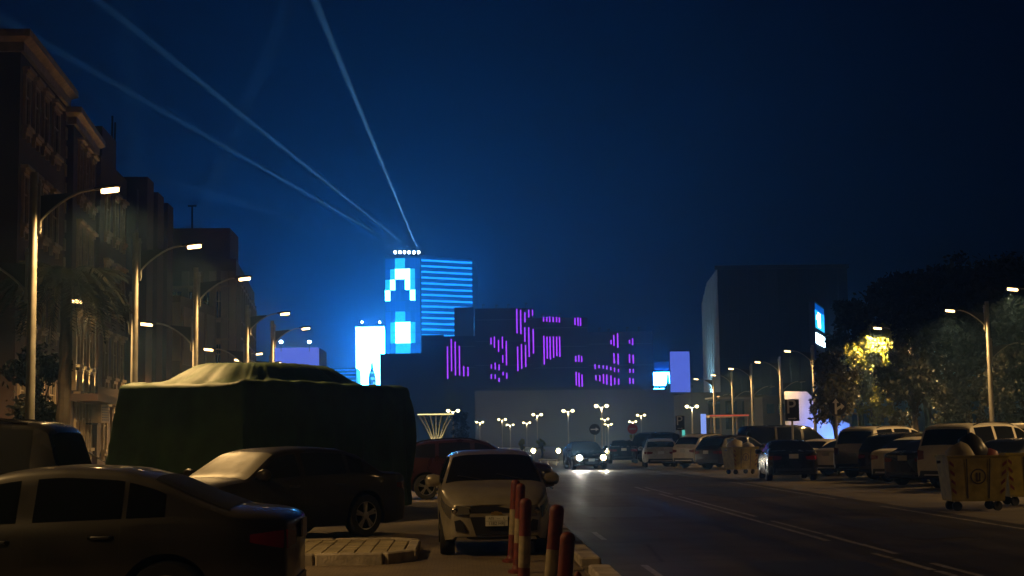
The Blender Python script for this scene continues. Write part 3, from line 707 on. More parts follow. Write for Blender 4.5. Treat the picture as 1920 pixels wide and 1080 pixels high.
# low shops and pergola under the hall
r = empty('shop_row', (0, 0, 0), 0, 'low brown shop building below the dark hall, behind the right lamp posts', 'building')
far_box(r, 'wall', 1432, 1520, 742, 165, 14, M['beige'])
far_box(r, 'side_wall', 1297, 1432, 735, 176, 14, M['mall'])
far_box(r, 'roof_slab', 1430, 1522, 738, 164.6, 14.8, M['mall'], py0=741.6)
for k, px in enumerate((1440, 1462, 1484)):
    far_box(r, 'shop_window', px, px + 14, 757, 164.9, .08, M['glass_dark'], py0=775)
for k, px in enumerate((1330, 1362, 1394)): far_box(r, 'shop_window', px, px + 22, 752, 175.9, .08, M['glass_dark'], py0=805)
far_box(r, 'awning', 1352, 1440, 741, 160, 10, M['beige'], py0=744)
r = empty('pergola', (0, 0, 0), 0, 'red lit pergola beam on thin posts between the right lamp posts', 'pergola')
x0, x1 = gx(1332, 150), gx(1405, 150); z = zz(1370, 779, 150)
MB().box(x0, x1, 149.9, 150.1, z - .12, z + .12).box(x0, x1, 154.9, 155.1, z - .12, z + .12).build('beam', M['beige2'], r)
MB().box(x0, x1, 149.84, 149.9, z - .05, z + .05).build('light_strip', M['red_led'], r)
for px in (1334, 1352, 1383, 1404):
    MB().box(gx(px, 150) - .08, gx(px, 150) + .08, 149.92, 150.08, 0, z - .12).build('post', M['beige2'], r)
# slim lit totem and teal sign
r = empty('totem_sign', (0, 0, 0), 0, 'slim pale blue glowing totem between the right lamp posts', 'sign')
far_box(r, 'glowing_panel', 1316, 1325, 776, 128, .3, emit('totem_panel', (.22, .36, .95), 1.0), py0=818); far_box(r, 'base', 1315.5, 1325.5, 818.3, 128, .32, M['dark_steel'])
r = empty('totem_sign', (0, 0, 0), 0, 'small teal glowing totem beside the far dark P sign', 'sign')
far_box(r, 'glowing_panel', 1280, 1285, 806, 128, .2, M['teal_led'], py0=824); far_box(r, 'base', 1279.5, 1285.5, 824.3, 128, .3, M['dark_steel'])
# white corrugated hoarding, floodlit
r = empty('corrugated_hoarding', (0, 0, 0), 0, 'floodlit pale blue corrugated metal hoarding behind the dark van', 'fence')
ha = Vector((gx(1474, 112), 112)); hb = Vector((gx(1594, 118), 118))
F, L = wall_frame(ha, hb); n = 12
def corr_panel(wd, h0, h1):
    b = MB(); m_ = 14; rows_ = [[], []]
    for k in range(m_ + 1):
        x = wd * k / m_; y = .05 * (1 if k % 2 else 0); rows_[0].append((x, y, 0)); rows_[1].append((x, y, h0 + (h1 - h0) * k / m_))
    b.grid(rows_); b.grid([[(p[0], p[1] - .03, p[2]) for p in rr] for rr in rows_[::-1]]); return b
for k in range(n):
    def hgt(t): return 4.9 if t < .38 else (4.9 - (t - .38) / .12 * 1.4 if t < .5 else 3.5 - 1.1 * (t - .5) / .5)
    o = corr_panel(L / n - .03, hgt(k / n), hgt((k + 1) / n)).build('panel', M['corr'], r, recalc=False)
    o.matrix_local = F @ Matrix.Translation((k * L / n, 0, 0.05))
b = MB()
for k in range(n + 1): b.box(k * L / n - .05, k * L / n + .03, -.16, -.06, 0, 2.3, F)
b.build('post', M['dark_steel'], r)
r = empty('floodlight', (F @ Vector((L * .45, 4.5, 0))), 0, 'small ground floodlight lighting the corrugated hoarding', 'floodlight')
MB().cbox((0, 0, .35), .5, .3, .35).build('casing', M['dark_steel'], r); MB().box(-.3, .3, -.15, .15, 0, .17).build('foot', M['dark_steel'], r)
v = (F.to_3x3() @ Vector((0, -1, 0)))
spot('flood_lamp', Vector((0, 0, .6)) + v * .25, Vector((0, 0, 2.6)) + v * 4.5, 3600, (0.12, 0.28, 1.0), 150, .5, r, .2)

# ================================================================== CAR PARK LAMPS, FAR CENTRE
def lot_lamp_meshes():
    p = MB(); p.tube([(0, 0, 0), (0, 0, 4.9)], [.09, .05], 8)
    a = MB(); a.tube([(-.5, 0, 4.98), (0, 0, 4.86), (.5, 0, 4.98)], .03, 6)
    g = MB(); g.lathe([(.05, -.17), (.17, -.06), (.2, .05), (.08, .17)], 10)
    return p.mesh('pole', 40), a.mesh('arm', 40), g.mesh('lantern', 40)
LL = lot_lamp_meshes()
lot = [(900, 792, 'twin headed car park lamp farthest left on the grey wall'), (942, 787, 'twin headed car park lamp, second from the left on the grey wall'), (957, 797, 'low twin headed car park lamp, third from the left on the grey wall'),
       (988, 793, 'twin headed car park lamp, fourth from the left on the grey wall'), (1008, 778, 'twin headed car park lamp above the left garden lights'), (1066, 771, 'twin headed car park lamp straight above the bright headlights'),
       (1129, 762, 'tallest twin headed car park lamp behind the round arrow sign'), (1135, 786, 'twin headed car park lamp just below the tallest one'), (1141, 796, 'lowest twin headed car park lamp right of the round arrow sign'),
       (1187, 791, 'twin headed car park lamp directly above the round red sign'), (1203, 779, 'twin headed car park lamp right of the round red sign'), (1278, 771, 'twin headed car park lamp above the far dark P sign'), (1299, 763, 'twin headed car park lamp right of the far dark P sign'), (850, 771, 'car park lamp beside the funnel shaped shade structure')]
for k, (px, py, lb) in enumerate(lot):
    d = FPX / ((823.5 - (px - 870) * .014 - py) / (4.98 - CAMH)); d = min(d, 276)
    x = gx(px, d)
    h = zz(px, py, d)
    r = empty('car_park_lamp', (x, d, h - 4.98), R(rng.uniform(-12, 12)), lb, 'car park lamp', 'twin headed lamps in the far car park')
    if h < 4.98: r.location.z = 0; 
    r.scale = (1.15, 1.15, max(.5, h / 4.98)); r.location.z = 0
    link('pole', LL[0], M['steel'], r); link('arm', LL[1], M['steel'], r)
    for s in (-.5, .5): link('lantern', LL[2], M['lens_far'], r, (s, 0, 5.02))
    point('lantern_light', (0, -.1, 4.78), 380, (1, .80, .48), r, .2)
# low garden lights
for k, (px, lb) in enumerate(((1000, 'glowing low garden light farthest left, above the champagne hatchback'), (1047, 'glowing low garden light midway between the hatchback and the headlights'), (1076, 'glowing low garden light right behind the bright headlight'), (1139, 'glowing low garden light right of the oncoming vehicle'))):
    p = at(px, 846, 104); r = empty('garden_light', (p.x, 104, 0), 0, lb, 'garden light', 'low garden lights by the far kerb')
    MB().tube([(0, 0, 0), (0, 0, p.z - .1)], .05, 8).build('post', M['dark_steel'], r)
    MB().lathe([(.06, -.12), (.15, 0), (.13, .12), (.03, .18)], 10, (0, 0, p.z)).build('globe', M['head_amber'], r)
    point('garden_light_glow', (0, -.2, p.z + .25), 40, (1, .85, .5), r, .12)
# white barrier rail
p = at(1010, 862, 90); q = at(1045, 862, 90)
r = empty('barrier_rail', (0, 0, 0), 0, 'thin pale barrier rail on the far side of the road', 'railing')
MB().tube([(p.x, 90, p.z), (q.x, 90, q.z)], .035, 6).build('rail', M['sign_white'], r)
for x in (p.x + .1, (p.x + q.x) / 2, q.x - .05): MB().tube([(x, 90, 0), (x, 90, p.z)], .03, 6).build('post', M['sign_white'], r)

# funnel shade structure, lit from its foot
D = 165; c = at(818, 835, D); base = Vector((c.x, D, 0)); topz = zz(818, 777, D)
r = empty('shade_structure', base, 0, 'funnel shaped shade structure of pale tubes lit yellow from below', 'shade structure')
fr = MB(); hw = (at(850, 777, D).x - at(783, 777, D).x) / 2
fr.tube([(-hw, -hw, topz), (hw, -hw, topz), (hw, hw, topz), (-hw, hw, topz), (-hw, -hw, topz)], .09, 6)
fr.build('top_frame', M['trim'], r)
for k in range(20):
    a = 2 * math.pi * k / 20; dx, dy = math.cos(a), math.sin(a); mm_ = max(abs(dx), abs(dy)); ex, ey = dx / mm_ * hw, dy / mm_ * hw
    MB().tube([(dx * .25, dy * .25, 0), (dx * .45, dy * .45, topz * .35), (ex * .6, ey * .6, topz * .72), (ex, ey, topz)], .05, 5).build('tube_rib', M['trim'], r)
MB().lathe([(.5, 0), (.5, .25), (.3, .3)], 12).build('foot', M['dark_steel'], r)
MB().tube([(hw * .98, -hw, 0), (hw * .98, -hw, topz)], .07, 6).build('post', M['trim'], r)
for k in range(3):
    a = 2 * math.pi * k / 3 - .6
    spot('uplight', (1.3 * math.cos(a), 1.3 * math.sin(a) - .5, .3), (0, 0, topz), 420, (1, .92, .45), 120, .5, r, .1)
MB().tube([(-hw, -hw - .12, topz - .02), (hw, -hw - .12, topz - .02)], .05, 5).build('light_strip', emit('edge_led', (1, .85, .35), 2.0), r)
# fountain-like pale plume beside it is a thin white flag
# ================================================================== SIGNS
def p_sign(px, py, d, w_, h_, label):
    c = at(px, py, d); r = empty('parking_sign', (c.x, d, 0), R(-2), label, 'sign')
    z = c.z
    MB().tube([(0, .05, 0), (0, .05, z + h_ / 2)], .045, 8).build('post', M['steel'], r)
    b = MB().box(-w_ / 2, w_ / 2, -.02, .02, z - h_ / 2, z + h_ / 2).build('sign_board', M['sign_dark'], r)
    e = MB(); t = .02
    e.box(-w_ / 2, w_ / 2, -.022, -.021, z - h_ / 2, z - h_ / 2 + t); e.box(-w_ / 2, w_ / 2, -.022, -.021, z + h_ / 2 - t, z + h_ / 2); 
    e.build('border', mat('sign_border', (.12, .12, .12), .6), b)
    t_ = link('letter', text_mesh('P', h_ * .92, .004), M['sign_white'], b, (-w_ * .08, -.028, z + h_ * .13), (math.pi / 2, 0, 0))
    a = MB(); a.plate([(-w_ * .3, z - h_ * .36), (w_ * .12, z - h_ * .36), (w_ * .12, z - h_ * .33), (w_ * .32, z - h_ * .38), (w_ * .12, z - h_ * .43), (w_ * .12, z - h_ * .405), (-w_ * .3, z - h_ * .405)], -.03, -.024)
    a.build('arrow', M['sign_white'], b)
    return r
p_sign(1485, 769, 62, .60, .92, 'large dark parking sign with white P and arrow, in front of the lit hoarding')
p_sign(1275, 793, 96, .58, .92, 'small far dark parking sign with white P, left of the lamp posts')
c = at(1568, 763, 60); r = empty('arrow_sign', (c.x, 60, 0), R(-3), 'white arrow sign pointing up and right, in front of the trees', 'sign')
MB().tube([(0, .04, 0), (0, .04, c.z)], .04, 8).build('post', M['steel'], r)
MB().lathe([(.36, -.012), (.36, .012)], 24, (.05, 0, c.z), 'Y').build('sign_board', M['sign_dark'], r)
a = MB(); z = c.z
a.plate([(-.07, z - .30), (.02, z - .30), (.02, z - .14), (.18, z - .04), (.18, z - .13), (.33, z + .02), (.18, z + .16), (.18, z + .07), (.02, z - .02), (.02, z + .16), (.11, z + .16), (-.025, z + .34), (-.16, z + .16), (-.07, z + .16)], -.03, -.018)
a.build('arrow', M['sign_white'], r)
c = at(1115, 805, 92); r = empty('round_arrow_sign', (c.x, 92, 0), 0, 'round dark sign with white arrow pointing right, above the oncoming vehicle', 'sign')
MB().tube([(0, .05, 0), (0, .05, c.z)], .04, 8).build('post', M['steel'], r)
MB().lathe([(.34, -.015), (.34, .015)], 24, (0, 0, c.z), 'Y').build('sign_board', M['sign_dark'], r)
z = c.z; a = MB(); a.plate([(-.25, z - .035), (.06, z - .035), (.06, z - .12), (.25, z), (.06, z + .12), (.06, z + .035), (-.25, z + .035)], -.03, -.018); a.build('arrow', M['sign_white'], r)
c = at(1186, 804, 98); r = empty('round_red_sign', (c.x, 98, 0), 0, 'round dark red no entry sign in front of the far grey wall', 'sign')
MB().tube([(0, .05, 0), (0, .05, c.z)], .04, 8).build('post', M['steel'], r)
MB().lathe([(.34, -.015), (.34, .015)], 24, (0, 0, c.z), 'Y').build('sign_board', M['sign_red'], r)
MB().box(-.22, .22, -.022, -.018, c.z - .05, c.z + .05).build('bar', mat('sign_bar', (.3, .2, .18), .6), r)

# ================================================================== BOLLARDS
def bollard(px, d, h, rad, bands, label, lean=(0, 0), base=True, cap=True):
    x = gx(px, d)
    r = empty('bollard', (x, d, 0), rng.uniform(0, 6), label, 'bollard', 'red and white traffic bollards')
    r.rotation_euler = (lean[1], lean[0], 0)
    z = 0.03
    for f, m in bands:
        z1 = 0.03 + (h - .03) * f
        MB().lathe([(rad, z), (rad, z1 - .002)], 18).build('band', M[m], r, 40); z = z1
    if cap: MB().lathe([(rad * 1.02, h - .02), (rad * 1.02, h), (rad * .8, h + .03), (rad * .3, h + .045)], 18).build('cap', M[bands[-1][1]], r, 40)
    if base: MB().lathe([(rad * 2.1, 0), (rad * 2.1, .03), (rad * 1.3, .05), (rad * 1.05, .09)], 18).build('base_plate', M['bol_red'], r, 40)
    return r
bollard(957, 20.0, 1.05, .062, ((.33, 'bol_red'), (.66, 'bol_white'), (1, 'bol_red')), 'red and white bollard farthest back, directly in front of the hatchback plate', (.06, 0))
bollard(967, 18.4, 1.05, .058, ((.33, 'bol_red'), (.62, 'bol_white'), (1, 'bol_red')), 'thin red and white bollard second from the back, touching the leaning one', (.05, 0))
bollard(977, 15.5, .98, .062, ((.30, 'bol_red'), (.64, 'bol_white'), (1, 'bol_red')), 'red and white bollard third from the back, wide white band near the picture bottom', (.04, 0))
bollard(1020, 12.9, 1.03, .062, ((.33, 'bol_red'), (.66, 'bol_white'), (1, 'bol_red')), 'tallest near bollard with red top and white middle, right of the hatchback', (.10, 0))
bollard(1043, 11.8, .86, .060, ((1, 'bol_red'),), 'short all red bollard leaning right beside the tallest near bollard', (.09, 0))
bollard(1079, 11.2, .60, .032, ((1, 'bol_red'),), 'thin red bollard stub farthest right at the picture bottom', (.0, 0))

# ================================================================== BINS
def bin_meshes():
    d = {}
    b = MB(); rings = []
    for z, s, dd in ((.20, .54, .40), (.24, .55, .41), (1.10, .63, .50), (1.14, .65, .52), (1.16, .65, .52)):
        rings.append([(-s, -dd, z), (s, -dd, z), (s, dd, z), (-s, dd, z)])
    b.loft(rings, True, False); 
    for i, rr in enumerate((rings[0],)): b.add(rr, [(0, 1, 2, 3)])
    rings2 = [[(x * .94, y * .94, z) for x, y, z in rr] for rr in rings]; b.loft(rings2, True, False)
    b.add(rings[-1] + rings2[-1], [(0, 1, 5, 4), (1, 2, 6, 5), (2, 3, 7, 6), (3, 0, 4, 7)])
    d['body'] = b.mesh('tub')
    rb = MB()
    for x in (-.22, .22): rb.add([(x - .015, -.418, .26), (x + .015, -.418, .26), (x * 1.1 + .015, -.512, 1.09), (x * 1.1 - .015, -.512, 1.09)], [(0, 1, 2, 3)])
    d['rib'] = rb.mesh('rib')
    em = MB(); seg = 28
    def fy(z): return -.41 - (z - .24) / .86 * .09 - .006
    ring = []
    for q in range(seg):
        a = 2 * math.pi * q / seg
        ring.append([(math.cos(a) * k, fy(.72 + math.sin(a) * k), .72 + math.sin(a) * k) for k in (.135, .165)])
    ring.append(ring[0]); em.grid(ring)
    for x in (-.03, .03): em.add([(x - .018, fy(.64), .64), (x + .018, fy(.64), .64), (x + .018, fy(.80), .80), (x - .018, fy(.80), .80)], [(0, 1, 2, 3)])
    em.add([(-.06, fy(.63), .63), (-.02, fy(.60), .60), (.06, fy(.63), .63), (.02, fy(.66), .66)], [(0, 1, 2, 3)])
    d['emblem'] = em.mesh('emblem', recalc=False)
    d['stripe'] = []
    for s in (-1, 1):
        for k in range(4):
            ch = MB()
            z = .34 + k * .19; xo = s * (.545 + (z - .24) * .09)
            ch.add([(xo - s * .10, fy(z + .0), z), (xo - s * .01, fy(z + .08), z + .08), (xo - s * .01, fy(z + .15), z + .15), (xo - s * .10, fy(z + .07), z + .07)], [(0, 1, 2, 3)]); d['stripe'].append(ch.mesh('stripe', recalc=False))
    wh = MB(); wh.lathe([(.03, -.03), (.10, -.03), (.10, .03), (.03, .03)], 16, (0, 0, .10), 'Y'); wh.box(-.03, .03, -.05, -.035, .1, .21); wh.box(-.03, .03, .035, .05, .1, .21); wh.box(-.05, .05, -.05, .05, .195, .215)
    d['wheel'] = wh.mesh('wheel')
    tr = MB(); tr.tube([(-.66, 0, 1.02), (-.74, 0, 1.02)], .03, 8); tr.tube([(.66, 0, 1.02), (.74, 0, 1.02)], .03, 8)
    d['trunnion'] = tr.mesh('trunnion')
    return d
BM = bin_meshes()
def bag(center, r_, seed, m, name, label, sq=.75):
    rg_ = random.Random(seed); b = MB(); rings = []; ph = [rg_.uniform(0, 6) for _ in range(6)]
    for i in range(9):
        t = i / 8; a = -math.pi / 2 + t * math.pi; rr = max(.02, math.cos(a)) * r_
        rings.append([(rr * (1 + .16 * math.sin(3 * q + ph[0] + i) + .10 * math.sin(5 * q + ph[1] - 2 * i)) * math.cos(q), rr * (1 + .15 * math.sin(2 * q + ph[2] + i)) * math.sin(q), math.sin(a) * r_ * sq + (.12 * r_ if i == 8 else 0)) for q in [2 * math.pi * k / 16 for k in range(16)]])
    b.loft(rings)
    o = b.build(name, m, None, 50, center); return tag(o, label, 'bag')
def waste_bin(px, py, label, rz, fill=True):
    g = ground(px, py); r = empty('waste_bin', (g.x, g.y + .4, 0), rz, label, 'bin', 'yellow wheeled waste bins')
    link('tub', BM['body'], M['bin'], r); link('rib', BM['rib'], M['bin_mark'], r); link('emblem', BM['emblem'], M['bin_mark'], r); [link('stripe', q, M['bol_red'], r) for q in BM['stripe']]; link('trunnion', BM['trunnion'], M['dark_steel'], r)
    for sx in (-.42, .42):
        for sy in (-.3, .3): link('wheel', BM['wheel'], M['rubber'], r, (sx, sy, 0), (0, 0, rng.uniform(-.6, .6)))
    return r
b1 = waste_bin(1838, 958, 'yellow wheeled waste bin with red chevrons in front of the big white SUV', R(-4))
b2 = waste_bin(1944, 948, 'yellow waste bin cut by the right picture edge', R(-4))
b3 = waste_bin(1392, 889, 'far yellow waste bin with rubbish on top beside the black sedan', R(20))
L1 = b1.location
bag((L1.x - .25, L1.y - .1, 1.12), .30, 1, M['bag_pale'], 'rubbish_bag', 'pale rubbish bag sticking out of the near yellow bin', 1.0)
bag((L1.x + .05, L1.y + .1, 1.22), .32, 2, M['bag'], 'rubbish_bag', 'tall black rubbish bag in the middle of the near yellow bin', 1.2)
bag((L1.x + .40, L1.y + .0, 1.13), .20, 3, M['bag_red'], 'rubbish_bag', 'red orange rubbish bag in the right end of the near yellow bin')
bag((b3.location.x - .2, b3.location.y, 1.22), .34, 4, M['bag_pale'], 'rubbish_bag', 'large pale rubbish bag heaped on the far yellow bin')
bag((b3.location.x + .35, b3.location.y + .1, 1.15), .26, 5, M['bag_pale'], 'rubbish_bag', 'smaller pale rubbish bag at the right of the far yellow bin')

# ================================================================== COVERED TRAILER UNDER A TARPAULIN
def tarp():
    ca = Vector((at(447, 712, 32).x, 32)); cb = Vector((at(776, 725, 37).x, 37)); cl = Vector((at(222, 717, 34.3).x, 34.3))
    u = (cb - ca); Lr = u.length; u.normalize(); v = Vector((-u.y, u.x)); Wd = max(3.4, (cl - ca).dot(v))
    r = empty('covered_trailer', (ca.x, ca.y, 0), math.atan2(u.y, u.x), 'large trailer shrouded in a green tarpaulin with humped top', 'trailer')
    N = 240; per = 2 * (Lr + Wd); rng_ = random.Random(5)
    def outline(s, inset):
        """s in 0..1 round the rectangle, rounded corners; returns point, outward normal, corner nearness, side index"""
        rad = .22; d_ = s * per
        segs = [((0, 0), (Lr, 0), (0, -1)), ((Lr, 0), (Lr, Wd), (1, 0)), ((Lr, Wd), (0, Wd), (0, 1)), ((0, Wd), (0, 0), (-1, 0))]
        for k, (a, b_, n) in enumerate(segs):
            l = abs(b_[0] - a[0]) + abs(b_[1] - a[1])
            if d_ <= l + 1e-6:
                t = d_ / l; x = a[0] + (b_[0] - a[0]) * t; y = a[1] + (b_[1] - a[1]) * t
                e = min(d_, l - d_); break
            d_ -= l
        # round corners by pulling towards the centre of the corner circle
        cx = min(max(x, rad), Lr - rad); cy = min(max(y, rad), Wd - rad); dx, dy = x - cx, y - cy
        if dx and dy:
            m_ = math.hypot(dx, dy); dx, dy = dx / m_ * rad, dy / m_ * rad; x, y = cx + dx, cy + dy
        nx, ny = (dx, dy) if math.hypot(dx, dy) > 1e-6 else n
        m_ = math.hypot(nx, ny); nx /= m_; ny /= m_
        return x, y, nx, ny, math.exp(-(e / .35) ** 2), k
    top = 2.96; rings = []
    lv = [0, .05, .1, .16, .22, .28, .34, .4, .46, .52, .58, .64, .7, .76, .82, .88, .92, .95, .975, 1.0]
    for l in lv:
        ring = []
        for q in range(N):
            s = q / N; x, y, nx, ny, cn, k = outline(s, 0); d_ = s * per
            hem = .10 + .05 * math.sin(d_ * 1.9)
            if k == 3 or (k == 0 and d_ < .5): hem = 1.10 + .12 * math.sin(d_ * 1.3)
            if k == 0 and .5 <= d_ < 1.6: hem = 1.1 - (d_ - .5) / 1.1 * 1.0
            z = hem + (top - hem) * l
            dn = 1 - (z / top)
            f = .045 * math.sin(d_ * 5.1 + 1.3 * math.sin(d_ * 1.7)) + .03 * math.sin(d_ * 11.3 + .7) + .02 * math.sin(d_ * 19)
            f *= (.15 + 1.2 * dn) * (1 + 2.2 * cn)
            if k == 3: f *= .35
            flare = .40 * dn if k == 3 else .10 * dn
            if k == 1: flare = .22 * math.sin(min(1, dn * 1.2) * math.pi) + .1 * dn - .05
            if k == 3 and s > .93: flare *= (1 - s) / .07
            rr = 0 if l < .94 else (l - .94) / .06 * .06 * (l - .94) / .06
            sag = .05 * math.sin(d_ * .9) * l
            nz_ = mnoise.fractal(Vector((d_ * .9 + z * .5, z * 1.1 - d_ * .25, 3.1)), .9, 2.1, 4); cre = .055 * (abs(nz_) - .25) * (.5 + dn)
            f += cre
            ring.append((x + nx * (f + flare - rr), y + ny * (f + flare - rr), z + sag * .6))
        rings.append(ring)
    # roof
    cx, cy = Lr * .48, Wd * .52
    for i in range(1, 15):
        t = i / 14; ring = []
        for q in range(N):
            s = q / N; x, y, nx, ny, cn, k = outline(s, 0); d_ = s * per
            px_, py_ = x + (cx - x) * t, y + (cy - y) * t
            ex = (px_ - cx) / (Lr * .40); ey = (py_ - cy) / (Wd * .36); e = (abs(ex) ** 3.5 + abs(ey) ** 3.5) ** (1 / 3.5); 
            hm_ = max(0, min(1, (1.12 - e) / .50)); hump = .50 * hm_ * hm_ * (3 - 2 * hm_)
            wr = .03 * math.sin(d_ * 6.3 + 2 * t) * math.exp(-((t - .12) / .25) ** 2) + .012 * math.sin(d_ * 13 + 5 * t) * (1 - t) ** 2
            sag = .05 * math.sin(d_ * .9) * (1 - t) * .6
            nz_ = mnoise.fractal(Vector((px_ * 1.3, py_ * 1.3, 7.7)), .9, 2.1, 4); wr += .04 * (.3 - abs(nz_)) * min(1, t * 6)
            ring.append((px_, py_, top + .015 + hump + wr + sag + .03 * (t < .2) * t / .2))
        rings.append(ring)
    b = MB(); b.loft(rings, True, False)
    n0 = (len(rings) - 1) * N
    o = b.build('tarpaulin', M['tarp'], r, 85)
    # fold seam on the long side, chassis and wheels beneath
    ch = MB(); ch.box(.5, Lr - .4, .5, Wd - .4, .55, 1.2); ch.box(.3, 1.2, .45, Wd - .4, .5, .75); ch.build('chassis', M['under'], r)
    for x in (1.3, Lr - 1.3):
        for y in (.55, Wd - .55):
            MB().lathe([(.2, -.12), (.40, -.12), (.42, 0), (.40, .12), (.2, .12)], 20, (x, y, .42), 'Y').build('wheel', M['rubber'], r)
    return r
tarp()

# ================================================================== CARS
def smoothf(ctrl, sig=.035):
    xs = np.array([c[0] for c in ctrl]); zs = np.array([c[1] for c in ctrl]); o = np.argsort(xs); xs, zs = xs[o], zs[o]
    gxs = np.linspace(xs[0] - .3, xs[-1] + .3, 900); v = np.interp(gxs, xs, zs); st = gxs[1] - gxs[0]
    k = np.arange(-int(4 * sig / st), int(4 * sig / st) + 1) * st; kern = np.exp(-(k / sig) ** 2 / 2); kern /= kern.sum()
    vp = np.pad(v, len(k) // 2, mode='edge'); v = np.convolve(vp, kern, mode='valid')
    return lambda x: float(np.interp(x, gxs, v))
TYPES = {
 'sedan': dict(L=4.82, W=1.82, top=[(2.41,.66),(2.33,.74),(1.7,.89),(1.15,.97),(.95,1.0),(.20,1.40),(-.05,1.445),(-.45,1.47),(-.95,1.44),(-1.25,1.36),(-1.60,1.20),(-1.90,1.09),(-2.1,1.075),(-2.33,1.05),(-2.41,.96)],
   belt=[(2.41,.66),(1.2,.90),(0,.96),(-1.4,1.0),(-2.41,.97)], ax=(1.42,-1.36), R=.33, sill=.21, tumble=.46, ws=(1.0,.18), rw=(-1.22,-1.88), win=[(.82,-.10),(-.24,-.98),(-1.02,-1.34)], bow=(.16,.10), nose=(.70,.80), sig=.09),
 'saloon': dict(L=4.90, W=1.86, top=[(2.45,.72),(2.38,.84),(1.6,.97),(1.12,1.01),(.95,1.04),(.36,1.42),(.05,1.485),(-.5,1.505),(-1.05,1.475),(-1.38,1.38),(-1.78,1.12),(-1.92,1.085),(-2.38,1.05),(-2.45,.95)],
   belt=[(2.45,.72),(1.2,.95),(0,1.0),(-1.4,1.03),(-2.45,1.0)], ax=(1.50,-1.42), R=.35, sill=.21, tumble=.40, ws=(1.0,.34), rw=(-1.36,-1.76), win=[(.85,-.05),(-.17,-1.02),(-1.10,-1.40)], bow=(.12,.08), nose=(.80,.86), sig=.05),
 'compact': dict(L=3.64, W=1.60, top=[(1.82,.72),(1.75,.82),(1.35,.96),(1.05,1.03),(.95,1.06),(.35,1.40),(.1,1.455),(-.4,1.485),(-1.2,1.46),(-1.45,1.41),(-1.72,1.05),(-1.79,1.0),(-1.82,.9)],
   belt=[(1.82,.70),(1.1,.93),(0,.98),(-1.3,1.06),(-1.82,1.0)], ax=(1.17,-1.21), R=.285, sill=.20, tumble=.36, ws=(1.0,.30), rw=(-1.46,-1.70), win=[(.80,.0),(-.10,-.85),(-.92,-1.22)], bow=(.14,.08), nose=(.78,.86), sig=.05),
 'suv': dict(L=4.95, W=1.97, top=[(2.47,.86),(2.42,1.02),(2.2,1.10),(1.35,1.17),(1.25,1.19),(.62,1.74),(.35,1.86),(-.3,1.92),(-1.2,1.92),(-2.05,1.88),(-2.22,1.82),(-2.40,1.22),(-2.45,1.12),(-2.475,.95)],
   belt=[(2.47,.84),(1.3,1.08),(0,1.13),(-2.47,1.15)], ax=(1.45,-1.40), R=.39, sill=.30, tumble=.24, ws=(1.27,.60), rw=(-2.235,-2.38), win=[(1.0,.12),(-.0,-.95),(-1.08,-2.02)], bow=(.10,.06), nose=(.86,.92), sig=.035),
 'crossover': dict(L=4.55, W=1.84, top=[(2.27,.80),(2.2,.92),(1.4,1.06),(1.15,1.10),(.45,1.55),(.15,1.64),(-.4,1.68),(-1.3,1.63),(-1.75,1.54),(-2.12,1.15),(-2.22,1.08),(-2.27,.95)],
   belt=[(2.27,.78),(1.2,1.0),(0,1.05),(-1.6,1.14),(-2.27,1.06)], ax=(1.38,-1.30), R=.35, sill=.26, tumble=.32, ws=(1.18,.42), rw=(-1.77,-2.09), win=[(.92,.05),(-.08,-.95),(-1.05,-1.60)], bow=(.13,.08), nose=(.76,.84), sig=.05),
 'van': dict(L=5.1, W=1.92, top=[(2.55,.95),(2.5,1.08),(2.05,1.22),(1.85,1.30),(1.15,1.95),(.9,2.08),(.2,2.15),(-2.3,2.13),(-2.45,2.05),(-2.52,1.2),(-2.55,1.0)],
   belt=[(2.55,.92),(1.8,1.18),(0,1.2),(-2.55,1.2)], ax=(1.65,-1.45), R=.35, sill=.28, tumble=.16, ws=(1.87,1.18), rw=(-2.452,-2.50), win=[(1.55,.55),(.40,-.85),(-.98,-2.25)], bow=(.14,.04), nose=(.82,.92), sig=.04),
}
CARMESH = {}
